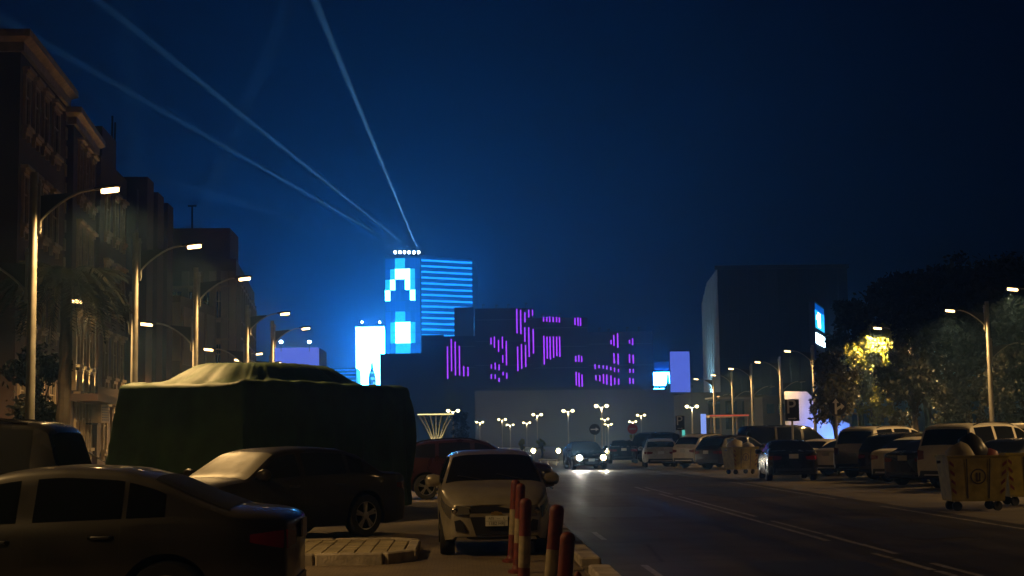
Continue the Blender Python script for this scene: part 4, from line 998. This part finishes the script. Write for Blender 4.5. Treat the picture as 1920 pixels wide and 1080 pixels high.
def car_type(key):
    if key in CARMESH: return CARMESH[key]
    T = TYPES[key]; L, W = T['L'], T['W']; hl = L / 2; Rw = T['R']; sill = T['sill']
    topf = smoothf(T['top'], T['sig'] if T['sig'] < .06 else .06); beltf = smoothf(T['belt'], .1)
    nf, nr = T['nose']
    def plan(x):
        a = max(0, min(1, (x - (hl - .75)) / .75)); b_ = max(0, min(1, (-x - (hl - .6)) / .6))
        return W / 2 * (1 - (1 - nf) * a ** 2.6 - (1 - nr) * b_ ** 2.8)
    def bottom(x):
        z = sill + .05 * max(0, (abs(x) - hl + .5) / .5)
        for ax in T['ax']:
            dx = x - ax; Ra = Rw + .065
            if abs(dx) < Ra: z = max(z, Rw + math.sqrt(Ra * Ra - dx * dx))
        return z
    def zlf(x): return min(beltf(x), topf(x) - .035)
    PX = [0, .12, .3, .55, .8, 1.0]; PY = [.945, .975, .993, 1.0, .985, .955]
    def side_y(x, z):
        zl = zlf(x); w_ = plan(x)
        if z <= zl: return w_ * float(np.interp((z - sill) / max(.05, zl - sill), PX, PY))
        return w_ * .955 - T['tumble'] * (z - zl) * (1 + .25 * (z - zl))
    CX = [0, .55, .78, .92, 1.0]; 
    def rcorner(x): return min(.075, max(.012, (topf(x) - zlf(x)) * .9))
    def yr(x): return side_y(x, topf(x) - rcorner(x)) - .0
    def crown_z(x, y):
        rc = rcorner(x); CZ = [0, .012, .026, .048, 1]; f = abs(y) / max(.05, yr(x))
        CZ = [0, .10, .26, .52, 1.0]
        return topf(x) - rc * float(np.interp(f, CX, CZ))
    fb, rbw = T['bow']
    def warp(p):
        x, y, z = p; s = max(0, min(1, (x - (hl - .9)) / .9)); s2 = max(0, min(1, (-x - (hl - .7)) / .7)); k = (y / (W / 2)) ** 2
        x -= s * (fb * k + .20 * max(0, z - .55) ** 1.3) - .0
        x += s2 * (rbw * k)
        # windscreen and rear screen bow
        if z > beltf(x) + .03: x -= .0
        return (x, y, z)
    stations = set(np.linspace(-hl + .02, hl - .02, 58).round(4))
    for ax in T['ax']: stations |= set(np.linspace(ax - Rw - .066, ax + Rw + .066, 19).round(4))
    for x, z in T['top']: stations.add(round(max(-hl + .02, min(hl - .02, x)), 4))
    stations = sorted(stations)
    def section(x):
        zb, zl, zt = bottom(x), zlf(x), topf(x); pts = [(0, zb), (side_y(x, zb) * .6, zb)]
        for k in range(8): z = zb + (zl - zb) * k / 7; pts.append((side_y(x, z), z))
        zr_ = zt - rcorner(x)
        for k in range(1, 6): z = zl + (zr_ - zl) * k / 5; pts.append((side_y(x, z), z))
        for f in (.92, .78, .55, .28, 0): y = yr(x) * f; pts.append((y, crown_z(x, y)))
        return pts
    b = MB(); rings = []
    def full(pts, x): 
        r_ = [(x, y, z) for y, z in pts]; l_ = [(x, -y, z) for y, z in pts[1:-1]][::-1]
        return [warp(p) for p in r_ + l_]
    def shrink(pts, f):
        zc = (pts[0][1] + pts[-1][1]) / 2; hh = (pts[-1][1] - pts[0][1]) / 2; d_ = hh * (1 - f)
        return [(max(0, y - d_ if y > d_ else y * .5) if y else 0, zc + (z - zc) * f) for y, z in pts]
    sr = section(stations[0]); sf = section(stations[-1])
    rings.append(full(shrink(sr, .86), -hl)); rings.append(full(shrink(sr, .95), -hl + .008))
    for x in stations: rings.append(full(section(x), x))
    rings.append(full(shrink(sf, .95), hl - .008)); rings.append(full(shrink(sf, .86), hl))
    b.loft(rings)
    n = len(rings[0]); nf_ = (len(rings) - 1) * n
    for i in range(len(rings) - 1):
        for j in (0, 1, n - 1, n - 2): b.mi[i * n + j] = 1
    D_ = dict(body=b.mesh('body', 38))
    # glass
    def top_patch(xa, xb_, fy=.93, off=.006, nx=12, ny=10, y0=-1, y1=1):
        m_ = MB(); rows_ = []
        for i in range(nx + 1):
            x = xa + (xb_ - xa) * i / nx; row = []
            for j in range(ny + 1):
                y = yr(x) * fy * (y0 + (y1 - y0) * j / ny)
                sl = (topf(x + .01) - topf(x - .01)) / .02; nl = math.hypot(1, sl)
                p = (x - off * sl / nl, y, crown_z(x, y) + off / nl); row.append(warp(p))
            rows_.append(row)
        return m_.grid(rows_)
    D_['windshield'] = top_patch(T['ws'][0], T['ws'][1]).mesh('windshield', 40, False)
    D_['rear_window'] = top_patch(T['rw'][0], T['rw'][1], .90).mesh('rear_window', 40, False)
    def side_patch(s, xa, xb_, zf0, zf1, off=.006, nx=10, nz=4):
        m_ = MB(); rows_ = []
        for i in range(nx + 1):
            x = xa + (xb_ - xa) * i / nx; row = []; z0 = zf0(x) if callable(zf0) else zf0; z1 = zf1(x) if callable(zf1) else zf1
            z1 = max(z1, z0 + .004)
            for j in range(nz + 1):
                z = z0 + (z1 - z0) * j / nz; row.append(warp((x, s * (side_y(x, z) + off), z)))
            rows_.append(row)
        return m_.grid(rows_)
    D_['side_windows'] = []
    for s in (1, -1):
        for xa, xb_ in T['win']:
            D_['side_windows'].append(side_patch(s, xa, xb_, lambda x: zlf(x) + .03, lambda x: topf(x) - .105, .006).mesh('side_window', 40, False))
    gl = []
    for s in (1, -1):
        xs = [T['win'][0][0] - .12, T['win'][0][1] - .07, (T['win'][1][1] + .0)]
        for x0 in xs: 
            m2 = side_patch(s, x0, x0 + .011, lambda x: max(bottom(x), sill + .06), lambda x: zlf(x) + .01, .002, 1, 8); gl.append(m2.mesh('door_seam', None, False))
    D_['seams'] = gl
    hs = []
    for s in (1, -1):
        for x in (T['win'][0][1] + .14, T['win'][1][1] + .16):
            z = zlf(x) - .12; y = side_y(x, z); m_ = MB(); m_.tube([warp((x + .10, s * (y + .002), z)), warp((x + .07, s * (y + .032), z)), warp((x - .07, s * (y + .032), z)), warp((x - .10, s * (y + .002), z))], .016, 6); hs.append(m_.mesh('door_handle', 40))
    D_['handles'] = hs
    mr = []
    for s in (1, -1):
        x = T['win'][0][0] - .08; z = zlf(x) + .08; y = side_y(x, z); m_ = MB(); rings2 = []
        for k, (dy, sx, sz) in enumerate(((0, .03, .02), (.05, .035, .025), (.07, .08, .075), (.16, .09, .10), (.24, .08, .085), (.27, .03, .04))):
            rings2.append([(x - .02 + math.cos(q * math.pi / 5) * sx, s * (y - .02 + dy), z + .02 + math.sin(q * math.pi / 5) * sz) for q in range(10)])
        m_.loft(rings2); mr.append(m_.mesh('side_mirror', 50))
    D_['mirrors'] = mr
    # end face helper
    def face_x(end): return hl if end > 0 else -hl
    def end_poly(end, pts, off=.006, thick=.02):
        m_ = MB(); X = face_x(end); r0 = [warp((X + end * off, y, z)) for y, z in pts]; r1 = [warp((X - end * thick, y, z)) for y, z in pts]
        return m_.loft([r1, r0])
    wf = plan(hl - .02); wr_ = plan(-hl + .02); zf_ = topf(hl - .03); zr_ = topf(-hl + .03)
    lights = []
    sed = key == 'sedan'
    for s in (1, -1):
        m_ = side_patch(s, hl - .48, hl - .025, lambda x: zlf(x) - .20 + .10 * (hl - x) / .48, lambda x: zlf(x) - .03, .008, 8, 3)
        e_ = end_poly(1, [(s * wf * .90, zf_ - .19), (s * wf * .58, zf_ - .17), (s * wf * .62, zf_ - .08), (s * wf * .90, zf_ - .05)], .006)
        m_.add(e_.v, e_.f); lights.append(m_.mesh('headlight', 40, False))
    D_['headlights'] = lights
    tl = []
    tall = key in ('suv', 'van')
    for s in (1, -1):
        if tall: z0, z1 = .85, 1.15
        else: z0, z1 = zr_ - .26, zr_ - .10
        m_ = side_patch(s, -hl + .02, -hl + (.16 if tall else .30), (lambda x: z0 + (0 if tall else .22 * (x + hl))), (lambda x: min(z1, zlf(x)) - (0 if tall else .10 * (x + hl))), .008, 6, 3)
        e_ = end_poly(-1, [(s * wr_ * .95, z0), (s * wr_ * (.72 if tall else .60), z0 + .03), (s * wr_ * (.72 if tall else .56), z1 - .03), (s * wr_ * .95, z1)], .006)
        m_.add(e_.v, e_.f); tl.append(m_.mesh('taillight', 40, False))
    D_['taillights'] = tl
    zp = .66 if key in ('suv', 'van', 'crossover') else .56
    zpr = .80 if key in ('sedan',) else zp + .12
    D_['plate_r'] = end_poly(-1, [(-.165, zpr), (.165, zpr), (.165, zpr + .16), (-.165, zpr + .16)], .018, 0).mesh('number_plate')
    D_['plate_f'] = end_poly(1, [(-.155, .43), (.155, .43), (.155, .57), (-.155, .57)], .035, 0).mesh('number_plate')
    D_['bumper_r'] = end_poly(-1, [(-wr_ * .9, sill + .06), (wr_ * .9, sill + .06), (wr_ * .86, sill + .24), (-wr_ * .86, sill + .24)], .012).mesh('bumper_insert')
    g1 = end_poly(1, [(-wf * .55, zf_ - .16), (wf * .55, zf_ - .16), (wf * .58, zf_ - .07), (-wf * .58, zf_ - .07)], .008)
    g2 = end_poly(1, [(-wf * .46, .30), (wf * .46, .30), (wf * .58, zf_ - .22), (-wf * .58, zf_ - .22)], .008)
    g1.add(g2.v, g2.f); D_['grille'] = g1.mesh('grille')
    D_['chrome_bar'] = end_poly(1, [(-wf * .60, zf_ - .215), (wf * .60, zf_ - .215), (wf * .58, zf_ - .165), (-wf * .58, zf_ - .165)], .016).mesh('grille_bar')
    D_['fog'] = [end_poly(1, [(s * wf * .66, .34), (s * wf * .90, .36), (s * wf * .93, .50), (s * wf * .80, .52)], .008).mesh('fog_recess') for s in (1, -1)]
    lip = end_poly(1, [(-wf * .9, .235), (wf * .9, .235), (wf * .86, .275), (-wf * .86, .275)], .02); D_['lip'] = lip.mesh('front_lip')
    # wheels
    ty = MB(); ww = .105
    ty.lathe([(Rw * .66, -ww), (Rw * .94, -ww), (Rw, -ww * .7), (Rw, ww * .7), (Rw * .94, ww), (Rw * .66, ww), (Rw * .64, .0)], 28, axis='Y'); D_['tyre'] = ty.mesh('tyre', 35)
    rm = MB(); rm.lathe([(Rw * .67, ww * .95), (Rw * .62, ww * .9)], 24, axis='Y', caps=False); rm.cur = 1; rm.lathe([(Rw * .62, ww * .9), (Rw * .60, ww * .2), (.03, ww * .1)], 24, axis='Y', caps=False); rm.cur = 0
    for k in range(5):
        a = 2 * math.pi * k / 5 + .3
        for da in (-.13, .13):
            M_ = Matrix.Rotation(-(a + da), 4, 'Y'); rm.box(.03, Rw * .63, ww * .55, ww * .85, -.018, .018, M_)
    rm.lathe([(.065, ww * .5), (.065, ww * .9), (.03, ww * .95)], 12, axis='Y'); D_['rim'] = rm.mesh('rim', 35)
    D_['axles'] = T['ax']; D_['ywheel'] = W / 2 - ww - .015; D_['Rw'] = Rw; D_['hl'] = hl
    D_['wells'] = []
    for ax in T['ax']:
        m_ = MB(); m_.box(ax - Rw - .05, ax + Rw + .05, -W / 2 + .27, W / 2 - .27, .22, 2 * Rw + .06); D_['wells'].append(m_.mesh('wheel_well'))
    # fuel cap, rear deck seam, antenna
    x = -hl + .95; m_ = side_patch(-1, x, x + .17, zlf(x) - .30, zlf(x) - .15, .003, 3, 2)
    D_['fuel'] = m_.mesh('fuel_cap', None, False)
    if key in ('suv', 'crossover'):
        D_['rails'] = []
        for s in (1, -1):
            m_ = MB(); pts = [(x, s * (yr(x) * .93), crown_z(x, yr(x) * .93) + (.05 if 0 < i < 7 else .0)) for i, x in enumerate(np.linspace(.2, -hl + .55, 8))]
            m_.tube(pts, .018, 6); D_['rails'].append(m_.mesh('roof_rail', 40))
    CARMESH[key] = D_
    return D_

def car(key, x, y, heading, pnt, name, label, cat='car', head=None, tail=None, windshield=None, plate_text=None, scale=1.0, front_detail=False, group=None, zscale=1.0, rear=None):
    """heading: degrees clockwise from +Y (0 = driving away from the camera)"""
    D_ = car_type(key)
    r = empty(name, (x, y, 0), R(90 - heading), label, cat, group); r.scale = (scale, scale, scale * zscale)
    body = link('body', D_['body'], [pnt, M['under']], r)
    ws = link('windshield', D_['windshield'], windshield or M['glass_car'], r); link('rear_window', D_['rear_window'], rear or M['glass_car'], r)
    for m_ in D_['side_windows']: link('side_window', m_, M['glass_car'], r)
    for i, m_ in enumerate(D_['seams']): link('door_seam', m_, M['trimblack'], r)
    for m_ in D_['handles']: link('door_handle', m_, M['trimblack'] if key == 'sedan' else pnt, r)
    for m_ in D_['mirrors']: link('side_mirror', m_, pnt, r)
    for i, m_ in enumerate(D_['headlights']): link('headlight', m_, M['lamp_clear'], r)
    for m_ in D_['taillights']: link('taillight', m_, tail or M['lamp_red'], r)
    link('number_plate', D_['plate_r'], M['plate'], r); pf = link('number_plate', D_['plate_f'], M['plate'], r)
    link('bumper_insert', D_['bumper_r'], M['trimblack'], r); link('grille', D_['grille'], M['trimblack'], r); link('grille_bar', D_['chrome_bar'], M['chrome'] if not front_detail else pnt, r)
    [link('fog_recess', q, M['trimblack'], r) for q in D_['fog']]; link('front_lip', D_['lip'], pnt if front_detail else M['trimblack'], r); link('fuel_cap', D_['fuel'], pnt, r)
    for q in D_.get('rails', []): link('roof_rail', q, M['chrome'], r)
    for q in D_['wells']: link('wheel_well', q, M['under'], r)
    for ax in D_['axles']:
        for s in (1, -1):
            wl = empty('wheel', (ax, s * D_['ywheel'], D_['Rw']), 0 if s > 0 else math.pi); wl.parent = r
            wl.rotation_euler = (0, 0, 0 if s > 0 else math.pi)
            link('tyre', D_['tyre'], M['rubber'], wl); link('rim', D_['rim'], [M['rim'], M['under']], wl)
    return r, body, pf
def car_px(key, px, d, heading, pnt, name, label, **k):
    return car(key, gx(px, d, 850), d, heading, pnt, name, label, **k)

# --- near left: charcoal sedan across the view
car('sedan', -3.86, 13.5, -90, P_DARK, 'sedan', 'charcoal sedan seen from the side, nearest car at the bottom left', rear=M['glass_film'])
car('suv', -7.35, 19.2, -90, P_BLACK, 'suv', 'black SUV at the left edge behind the charcoal sedan', rear=M['glass_film'], scale=1.03)
car('saloon', -3.40, 25.4, -135, P_DUSTY, 'sedan', 'dusty black sedan with yellow lit windscreen in front of the tarpaulin', windshield=M['glass_dusty'], scale=1.04)
cr, cbody, cpf = car('compact', .40, 22.75, 178.5, P_GOLD, 'hatchback', 'champagne hatchback facing the camera behind the red and white bollards', front_detail=True)
hl_ = CARMESH['compact']['hl']
# plate lettering and emblem on the hatchback
pm_ = text_mesh('1382 HRJ', .062); pm2 = text_mesh('ATI   ---   L', .05)
rot = (math.pi / 2, 0, math.pi / 2)
link('plate_text', pm_, M['trimblack'], cpf, (hl_ + .0365, 0, .465), rot); link('plate_text', pm2, M['trimblack'], cpf, (hl_ + .0365, 0, .535), rot)
MB().box(hl_ + .0355, hl_ + .0362, -.15, .15, .498, .502).build('plate_divider', M['trimblack'], cpf)
e = MB(); e.plate([(-.085, -.018), (-.03, -.018), (-.022, -.03), (.035, -.03), (.03, -.018), (.085, -.018), (.07, .018), (.03, .018), (.022, .03), (-.035, .03), (-.03, .018), (-.07, .018)], -.008, .008)
o = e.build('emblem', M['emblem'], cr, loc=(hl_ + .02, 0, .605)); o.rotation_euler = (0, 0, R(90))
for s_ in (1, -1):
    MB().lathe([(.015, .02), (.045, .012), (.055, -.02)], 12, (hl_ - .085, s_ * .57, .635), 'X').build('headlight_reflector', M['chrome'], cr)
w1 = MB(); w1.tube([(1.03, .42, 1.055), (.90, .05, 1.135)], .008, 5).tube([(1.03, -.18, 1.06), (.90, -.52, 1.115)], .008, 5); w1.build('wiper', M['trimblack'], cr)
car('crossover', .25, 42.2, 90, P_MAROON, 'crossover', 'maroon crossover with alloy wheel, half hidden behind the champagne hatchback')
# --- oncoming vehicle with lit headlights
g = ground(1104, 881)
ov, _, _ = car('sedan', g.x, g.y + 2.5, 176, P_BLACK, 'sedan', 'dark oncoming car with glaring headlights on the road')
for s, m_, pw in ((-1, 'head', 1300), (1, 'head_amber', 260)):
    MB().lathe([(.02, .05), (.12, .03), (.14, 0)], 12, (2.36, s * .62, .62), 'X').build('headlight_bulb', M[m_], ov)
    spot('headlight_beam', (2.56, s * .62, .62), (20, s * .62, .0), pw, (1, .93, .78), 56, .6, ov, .08)
# --- right hand rows, parked at an angle with tails to the road
def angled(key, px, d, pnt, name, label, hd=52, **k): return car_px(key, px, d, hd, pnt, name, label, **k)
angled('suv', 1856, 44.3, P_WHITE, 'suv', 'big white SUV behind the near yellow bin, tail towards the road')
angled('sedan', 1776, 47.2, P_NAVY, 'sedan', 'low dark sedan with pale plate between the two white vehicles left of the near bin')
angled('sedan', 1744, 50.6, P_WHITE, 'sedan', 'white sedan tail left of the low dark sedan', zscale=1.04)
angled('crossover', 1712, 53.5, P_BLACK, 'crossover', 'dark crossover squeezed between the white SUV and white sedan')
angled('suv', 1674, 56.0, P_WHITE, 'suv', 'white SUV with roof rails, second white SUV from the right')
angled('sedan', 1618, 59.5, P_SILVER, 'sedan', 'silver sedan mostly hidden left of the white SUV with roof rails')
car_px('sedan', 1474, 55.2, 6, P_BLACK, 'sedan', 'black sedan seen from behind with blue light on its left side')
angled('sedan', 1560, 61.5, P_WHITE, 'sedan', 'white sedan just right of the black sedan', hd=50)
car_px('van', 1478, 76, 82, P_BLACK, 'van', 'dark van parked broadside below the large P sign')
angled('crossover', 1382, 73.5, P_DUSTY, 'crossover', 'dark car between the far yellow bin and the yellowish white SUV')
angled('crossover', 1336, 78, P_WHITE, 'crossover', 'yellowish white SUV left of the far yellow bin', zscale=1.05)
angled('sedan', 1300, 83, P_BLACK, 'sedan', 'black car tucked left of the yellowish white SUV')
car_px('crossover', 1236, 82, 5, P_SILVER, 'hatchback', 'silver hatchback seen from behind with blue light on its left side', zscale=.92)
angled('suv', 1250, 98, P_BLACK, 'suv', 'black SUV roof showing behind the silver hatchback')
angled('sedan', 1285, 101, P_RED, 'sedan', 'red car with lit tail light behind the silver hatchback', tail=M['tail_lit'])
angled('sedan', 1206, 108, P_WHITE, 'sedan', 'small far white car right of the far dark sedan', hd=40)
car_px('sedan', 1166, 95, 3, P_BLACK, 'sedan', 'far dark sedan farthest left of the right hand parked cars')
angled('suv', 1965, 48, P_WHITE, 'suv', 'white SUV at the right picture edge behind the second bin')
angled('sedan', 1925, 41.5, P_NAVY, 'sedan', 'dark car roof just above the second yellow bin at the right edge')

# ================================================================== TREES
def crown_mesh(clumps, n, size, seed):
    rs = np.random.RandomState(seed); V = []; per = max(1, n // len(clumps)); cl = []
    wts = np.array([c[3] ** 2 for c in clumps]); wts = wts / wts.sum(); cnt = (wts * n).astype(int) + 1
    for (cx, cy, cz, r_), k in zip(clumps, cnt):
        sub = max(4, k // 60); d = rs.normal(size=(sub, 3)); d /= np.linalg.norm(d, axis=1)[:, None]
        sc = np.array([cx, cy, cz]) + d * (r_ * rs.uniform(.35, 1.0, (sub, 1))) * np.array([1, 1, .8])
        idx = rs.randint(0, sub, k); cl.append(sc[idx] + rs.normal(size=(k, 3)) * r_ * .16)
    P = np.concatenate(cl); n = len(P)
    a = rs.normal(size=(n, 3)); a /= np.linalg.norm(a, axis=1)[:, None]; b_ = np.cross(a, rs.normal(size=(n, 3))); b_ /= np.linalg.norm(b_, axis=1)[:, None]
    s = size * rs.uniform(.6, 1.3, (n, 1)); a *= s; b_ *= s * .5
    V = np.stack([P - a, P + b_, P + a, P - b_], 1).reshape(-1, 3)
    me = bpy.data.meshes.new('crown'); me.vertices.add(len(V)); me.vertices.foreach_set('co', V.ravel())
    me.loops.add(n * 4); me.loops.foreach_set('vertex_index', np.arange(n * 4)); me.polygons.add(n)
    me.polygons.foreach_set('loop_start', np.arange(n) * 4); me.polygons.foreach_set('loop_total', np.full(n, 4)); me.update(); me.validate()
    return me
def tree(px, d, ptop, spread, label, seed, n=7000, leaf=.16, m=None, name='tree', low=.32, group=None, X=None, extra=()):
    x = gx(px, d) if X is None else X; h = zz(px, ptop, d); rg_ = random.Random(seed)
    r = empty(name, (x, d, 0), 0, label, 'tree', group)
    cl = []; z0 = h * low
    for k in range(11):
        t = rg_.random(); z = z0 + (h - z0) * (.12 + .80 * t); rr = spread * (.95 - .75 * abs(t - .40)) ; a = rg_.uniform(0, 6.28); q = rr * rg_.uniform(.15, .68)
        cl.append((math.cos(a) * q, math.sin(a) * q, z, spread * rg_.uniform(.30, .50)))
    cl.append((0, 0, h - spread * .36, spread * .36)); cl.append((rg_.uniform(-.2, .2) * spread, 0, z0 + (h - z0) * .5, spread * .55))
    cl += list(extra)
    tb = MB(); k0 = max(.09, h * .020)
    tb.tube([(0, 0, 0), (.05 * spread, .03, h * .2), (-.03 * spread, 0, h * .45), (.02, 0, h * .8)], [k0 * 1.3, k0, k0 * .75, k0 * .2], 9)
    for c_ in cl[:9]:
        zb_ = min(c_[2] * .75, h * .5); tb.tube([(0, 0, zb_ * .7), (c_[0] * .45, c_[1] * .45, (zb_ * .7 + c_[2]) / 2 + .1), (c_[0], c_[1], c_[2])], [k0 * .45, k0 * .3, k0 * .1], 6)
    tb.build('trunk', M['bark'], r, 50)
    link('crown', crown_mesh(cl, n, leaf, seed), m or M['leaf'], r)
    return r
G = 'dark trees along the right car park'
tree(1612, 104, 552, 3.6, 'dark tree beside the right end of the hall roof, shortest of the tall row', 21, 7000, .22, M['leaf_shaded'], group=G)
tree(1672, 98, 522, 3.8, 'tall dark tree behind the brightly lit yellow foliage', 22, 8000, .22, M['leaf_shaded'], group=G)
tree(1738, 96, 500, 4.0, 'tall dark tree second right of the lit yellow foliage', 23, 8000, .22, M['leaf_shaded'], group=G)
tree(1812, 93, 480, 4.2, 'tallest dark tree crown left of the right street lamp', 24, 9000, .22, M['leaf_shaded'], group=G)
tree(1893, 90, 482, 4.2, 'tall dark tree at the upper right edge above the lit lamp head', 25, 9000, .22, M['leaf_shaded'], group=G)
tree(1950, 84, 500, 4.0, 'dark tree cut by the right picture edge', 26, 6000, .22, M['leaf_shaded'], group=G)
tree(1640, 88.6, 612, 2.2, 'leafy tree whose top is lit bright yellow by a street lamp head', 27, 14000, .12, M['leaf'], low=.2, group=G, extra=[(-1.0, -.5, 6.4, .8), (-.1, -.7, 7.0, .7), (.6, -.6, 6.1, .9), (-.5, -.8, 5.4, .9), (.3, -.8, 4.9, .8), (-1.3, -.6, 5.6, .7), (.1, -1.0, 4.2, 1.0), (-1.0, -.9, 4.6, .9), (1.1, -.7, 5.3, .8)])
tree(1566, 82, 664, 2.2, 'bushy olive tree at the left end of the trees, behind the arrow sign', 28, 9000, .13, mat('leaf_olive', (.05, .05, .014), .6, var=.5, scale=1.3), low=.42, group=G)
tree(1716, 80, 600, 2.5, 'dim bushy tree right of the lit yellow foliage', 29, 7000, .13, M['leaf_shaded'], low=.15, group=G)
tree(1790, 82, 668, 2.4, 'dark bushy tree with pale glints left of the right street lamp', 30, 7000, .13, M['leaf_shaded'], low=.12, group=G)
tree(1900, 76, 650, 2.3, 'dark bushy tree right of the right street lamp', 31, 7000, .13, M['leaf_shaded'], low=.12, group=G)
G2 = 'small planted trees in the far car park'
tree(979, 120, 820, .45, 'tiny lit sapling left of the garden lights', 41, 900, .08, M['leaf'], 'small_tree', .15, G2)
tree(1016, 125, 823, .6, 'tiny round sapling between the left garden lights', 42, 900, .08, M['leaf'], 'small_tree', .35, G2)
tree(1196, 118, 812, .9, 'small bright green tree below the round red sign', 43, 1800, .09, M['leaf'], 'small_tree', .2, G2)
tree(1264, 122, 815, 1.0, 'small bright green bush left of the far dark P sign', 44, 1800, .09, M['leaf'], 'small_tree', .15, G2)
tree(866, 150, 770, 1.6, 'thin dim tree right of the funnel shade structure', 45, 1500, .13, M['leaf_shaded'], 'small_tree', .3, G2)
tree(64, 42.5, 640, 1.5, 'dark bushy tree at the left edge below the palm', 46, 6000, .10, M['leaf_shaded'], low=.1)
# palm in front of the left apartment block
def palm(px, d, pz, label):
    x = gx(px, d); h = zz(px, pz, d); r = empty('palm_tree', (x, d, 0), 0, label, 'palm tree')
    tb = MB(); pts = []; rd_ = []
    for k in range(14): t = k / 13; pts.append((.12 * math.sin(t * 2), 0, h * t)); rd_.append((.20 - .05 * t) * (1.12 if k % 2 else .95))
    tb.tube(pts, rd_, 10); tb.build('trunk', M['bark'], r)
    def frond(L, droop, seed):
        rg_ = random.Random(seed); m_ = MB(); sp = []
        for k in range(13):
            t = k / 12; sp.append(Vector((L * (t - .12 * t * t * droop), 0, L * (.42 * t - .62 * droop * t * t))))
        m_.tube(sp, [.03 * (1 - .8 * k / 12) for k in range(13)], 5)
        for k in range(2, 40):
            t = k / 40; i = t * 12; a = sp[int(i)].lerp(sp[min(12, int(i) + 1)], i - int(i)); ll = .52 * math.sin(math.pi * (t * .9 + .08)) + .08
            for s in (-1, 1):
                e = a + Vector((ll * .55, s * ll * .72, -ll * rg_.uniform(.25, .7))); wv = Vector((.045, 0, .006))
                m_.add([a - wv, a + wv, e], [(0, 1, 2)])
        return m_.mesh('frond', None, False)
    ms = [frond(1.9, .9, 1), frond(2.0, 1.3, 2), frond(2.0, 1.7, 3), frond(1.9, 2.1, 4)]
    rg_ = random.Random(9)
    for k in range(56):
        o = link('frond', ms[k % 4], M['frond'], r, (.1, 0, h), (0, rg_.uniform(-.25, .15), k * 2.4 + rg_.uniform(-.2, .2)))
    return r
palm(112, 41.0, 520, 'dark drooping palm in front of the left apartment blocks')

# ================================================================== HAZE AND SEARCHLIGHT BEAMS
hz_ = MB(); hz_.box(-430, 430, -70, 910, -1.2, 212)
hm = bpy.data.materials.new('night_haze'); hm.use_nodes = True
nt = hm.node_tree; nt.nodes.clear(); out = nt.nodes.new('ShaderNodeOutputMaterial'); pv_ = nt.nodes.new('ShaderNodeVolumePrincipled')
pv_.inputs['Color'].default_value = (0.33, 0.64, 1.0, 1); pv_.inputs['Density'].default_value = 0.0011; pv_.inputs['Anisotropy'].default_value = 0.66
pv_.inputs['Density Attribute'].default_value = ''; pv_.inputs['Temperature Attribute'].default_value = ''
nt.links.new(pv_.outputs[0], out.inputs['Volume'])
haze = tag(hz_.build('haze', hm), kind='stuff')
BEAM = 1.0e7
bm_ = bpy.data.materials.new('beam_cone_haze'); bm_.use_nodes = True  # extra haze added only inside the beams, so they show clearly
nt = bm_.node_tree; nt.nodes.clear(); out = nt.nodes.new('ShaderNodeOutputMaterial'); vs_ = nt.nodes.new('ShaderNodeVolumePrincipled')
vs_.inputs['Color'].default_value = (0.45, 0.75, 1.0, 1); vs_.inputs['Density'].default_value = 0.006; vs_.inputs['Anisotropy'].default_value = 0.2
vs_.inputs['Density Attribute'].default_value = ''; vs_.inputs['Temperature Attribute'].default_value = ''
nt.links.new(vs_.outputs[0], out.inputs['Volume'])
def beam(s, t, pw, ang, length=150):
    d = (t - s).normalized(); s = s + d * .5
    spot('searchlight_beam', s, t, BEAM * pw, (.40, .72, 1.0), ang, .9, None, .12)
    r1 = math.tan(R(ang / 2)) * length * 1.06 + .25
    o = MB().tube([s, s + d * length], [.25, r1], 20).build('beam_cone', bm_); tag(o, kind='stuff')  # cone of added haze shaped to the spot's beam
for i, tx, ty, td, pw, ang in ((5, 590, 0, 462, 1.4, 2.2), (4, 440, 205, 462, 1.25, 1.6), (3, 500, 320, 462, 1.0, 1.4), (2, 500, 395, 464, .8, 1.3)):
    beam(SL[i], at(tx, ty, td), pw, ang)
for (x0, y0, x1, y1, d0, pw) in ((350, 470, 520, 60, 150, .035), (262, 400, 236, 0, 150, .025)):
    s = at(x0, y0, d0); s.z = 1.0; t = at(x1, y1, d0 + 4); g0 = at(x0, y0, d0); dd = (t - g0).normalized(); k = (g0.z - 1.2) / dd.z; s = g0 - dd * k
    o = empty('searchlight', (s.x, s.y, 0), 0, 'ground searchlight hidden behind the %s, sending up a faint beam' % ('beige building' if x0 > 300 else 'brown blocks'), 'searchlight', 'searchlights behind the buildings')
    MB().lathe([(.35, 0), (.4, .5), (.42, 1.1), (.36, 1.15)], 12).build('casing', M['dark_steel'], o)
    beam(s + dd * .5, t, pw, 2.6, 110)
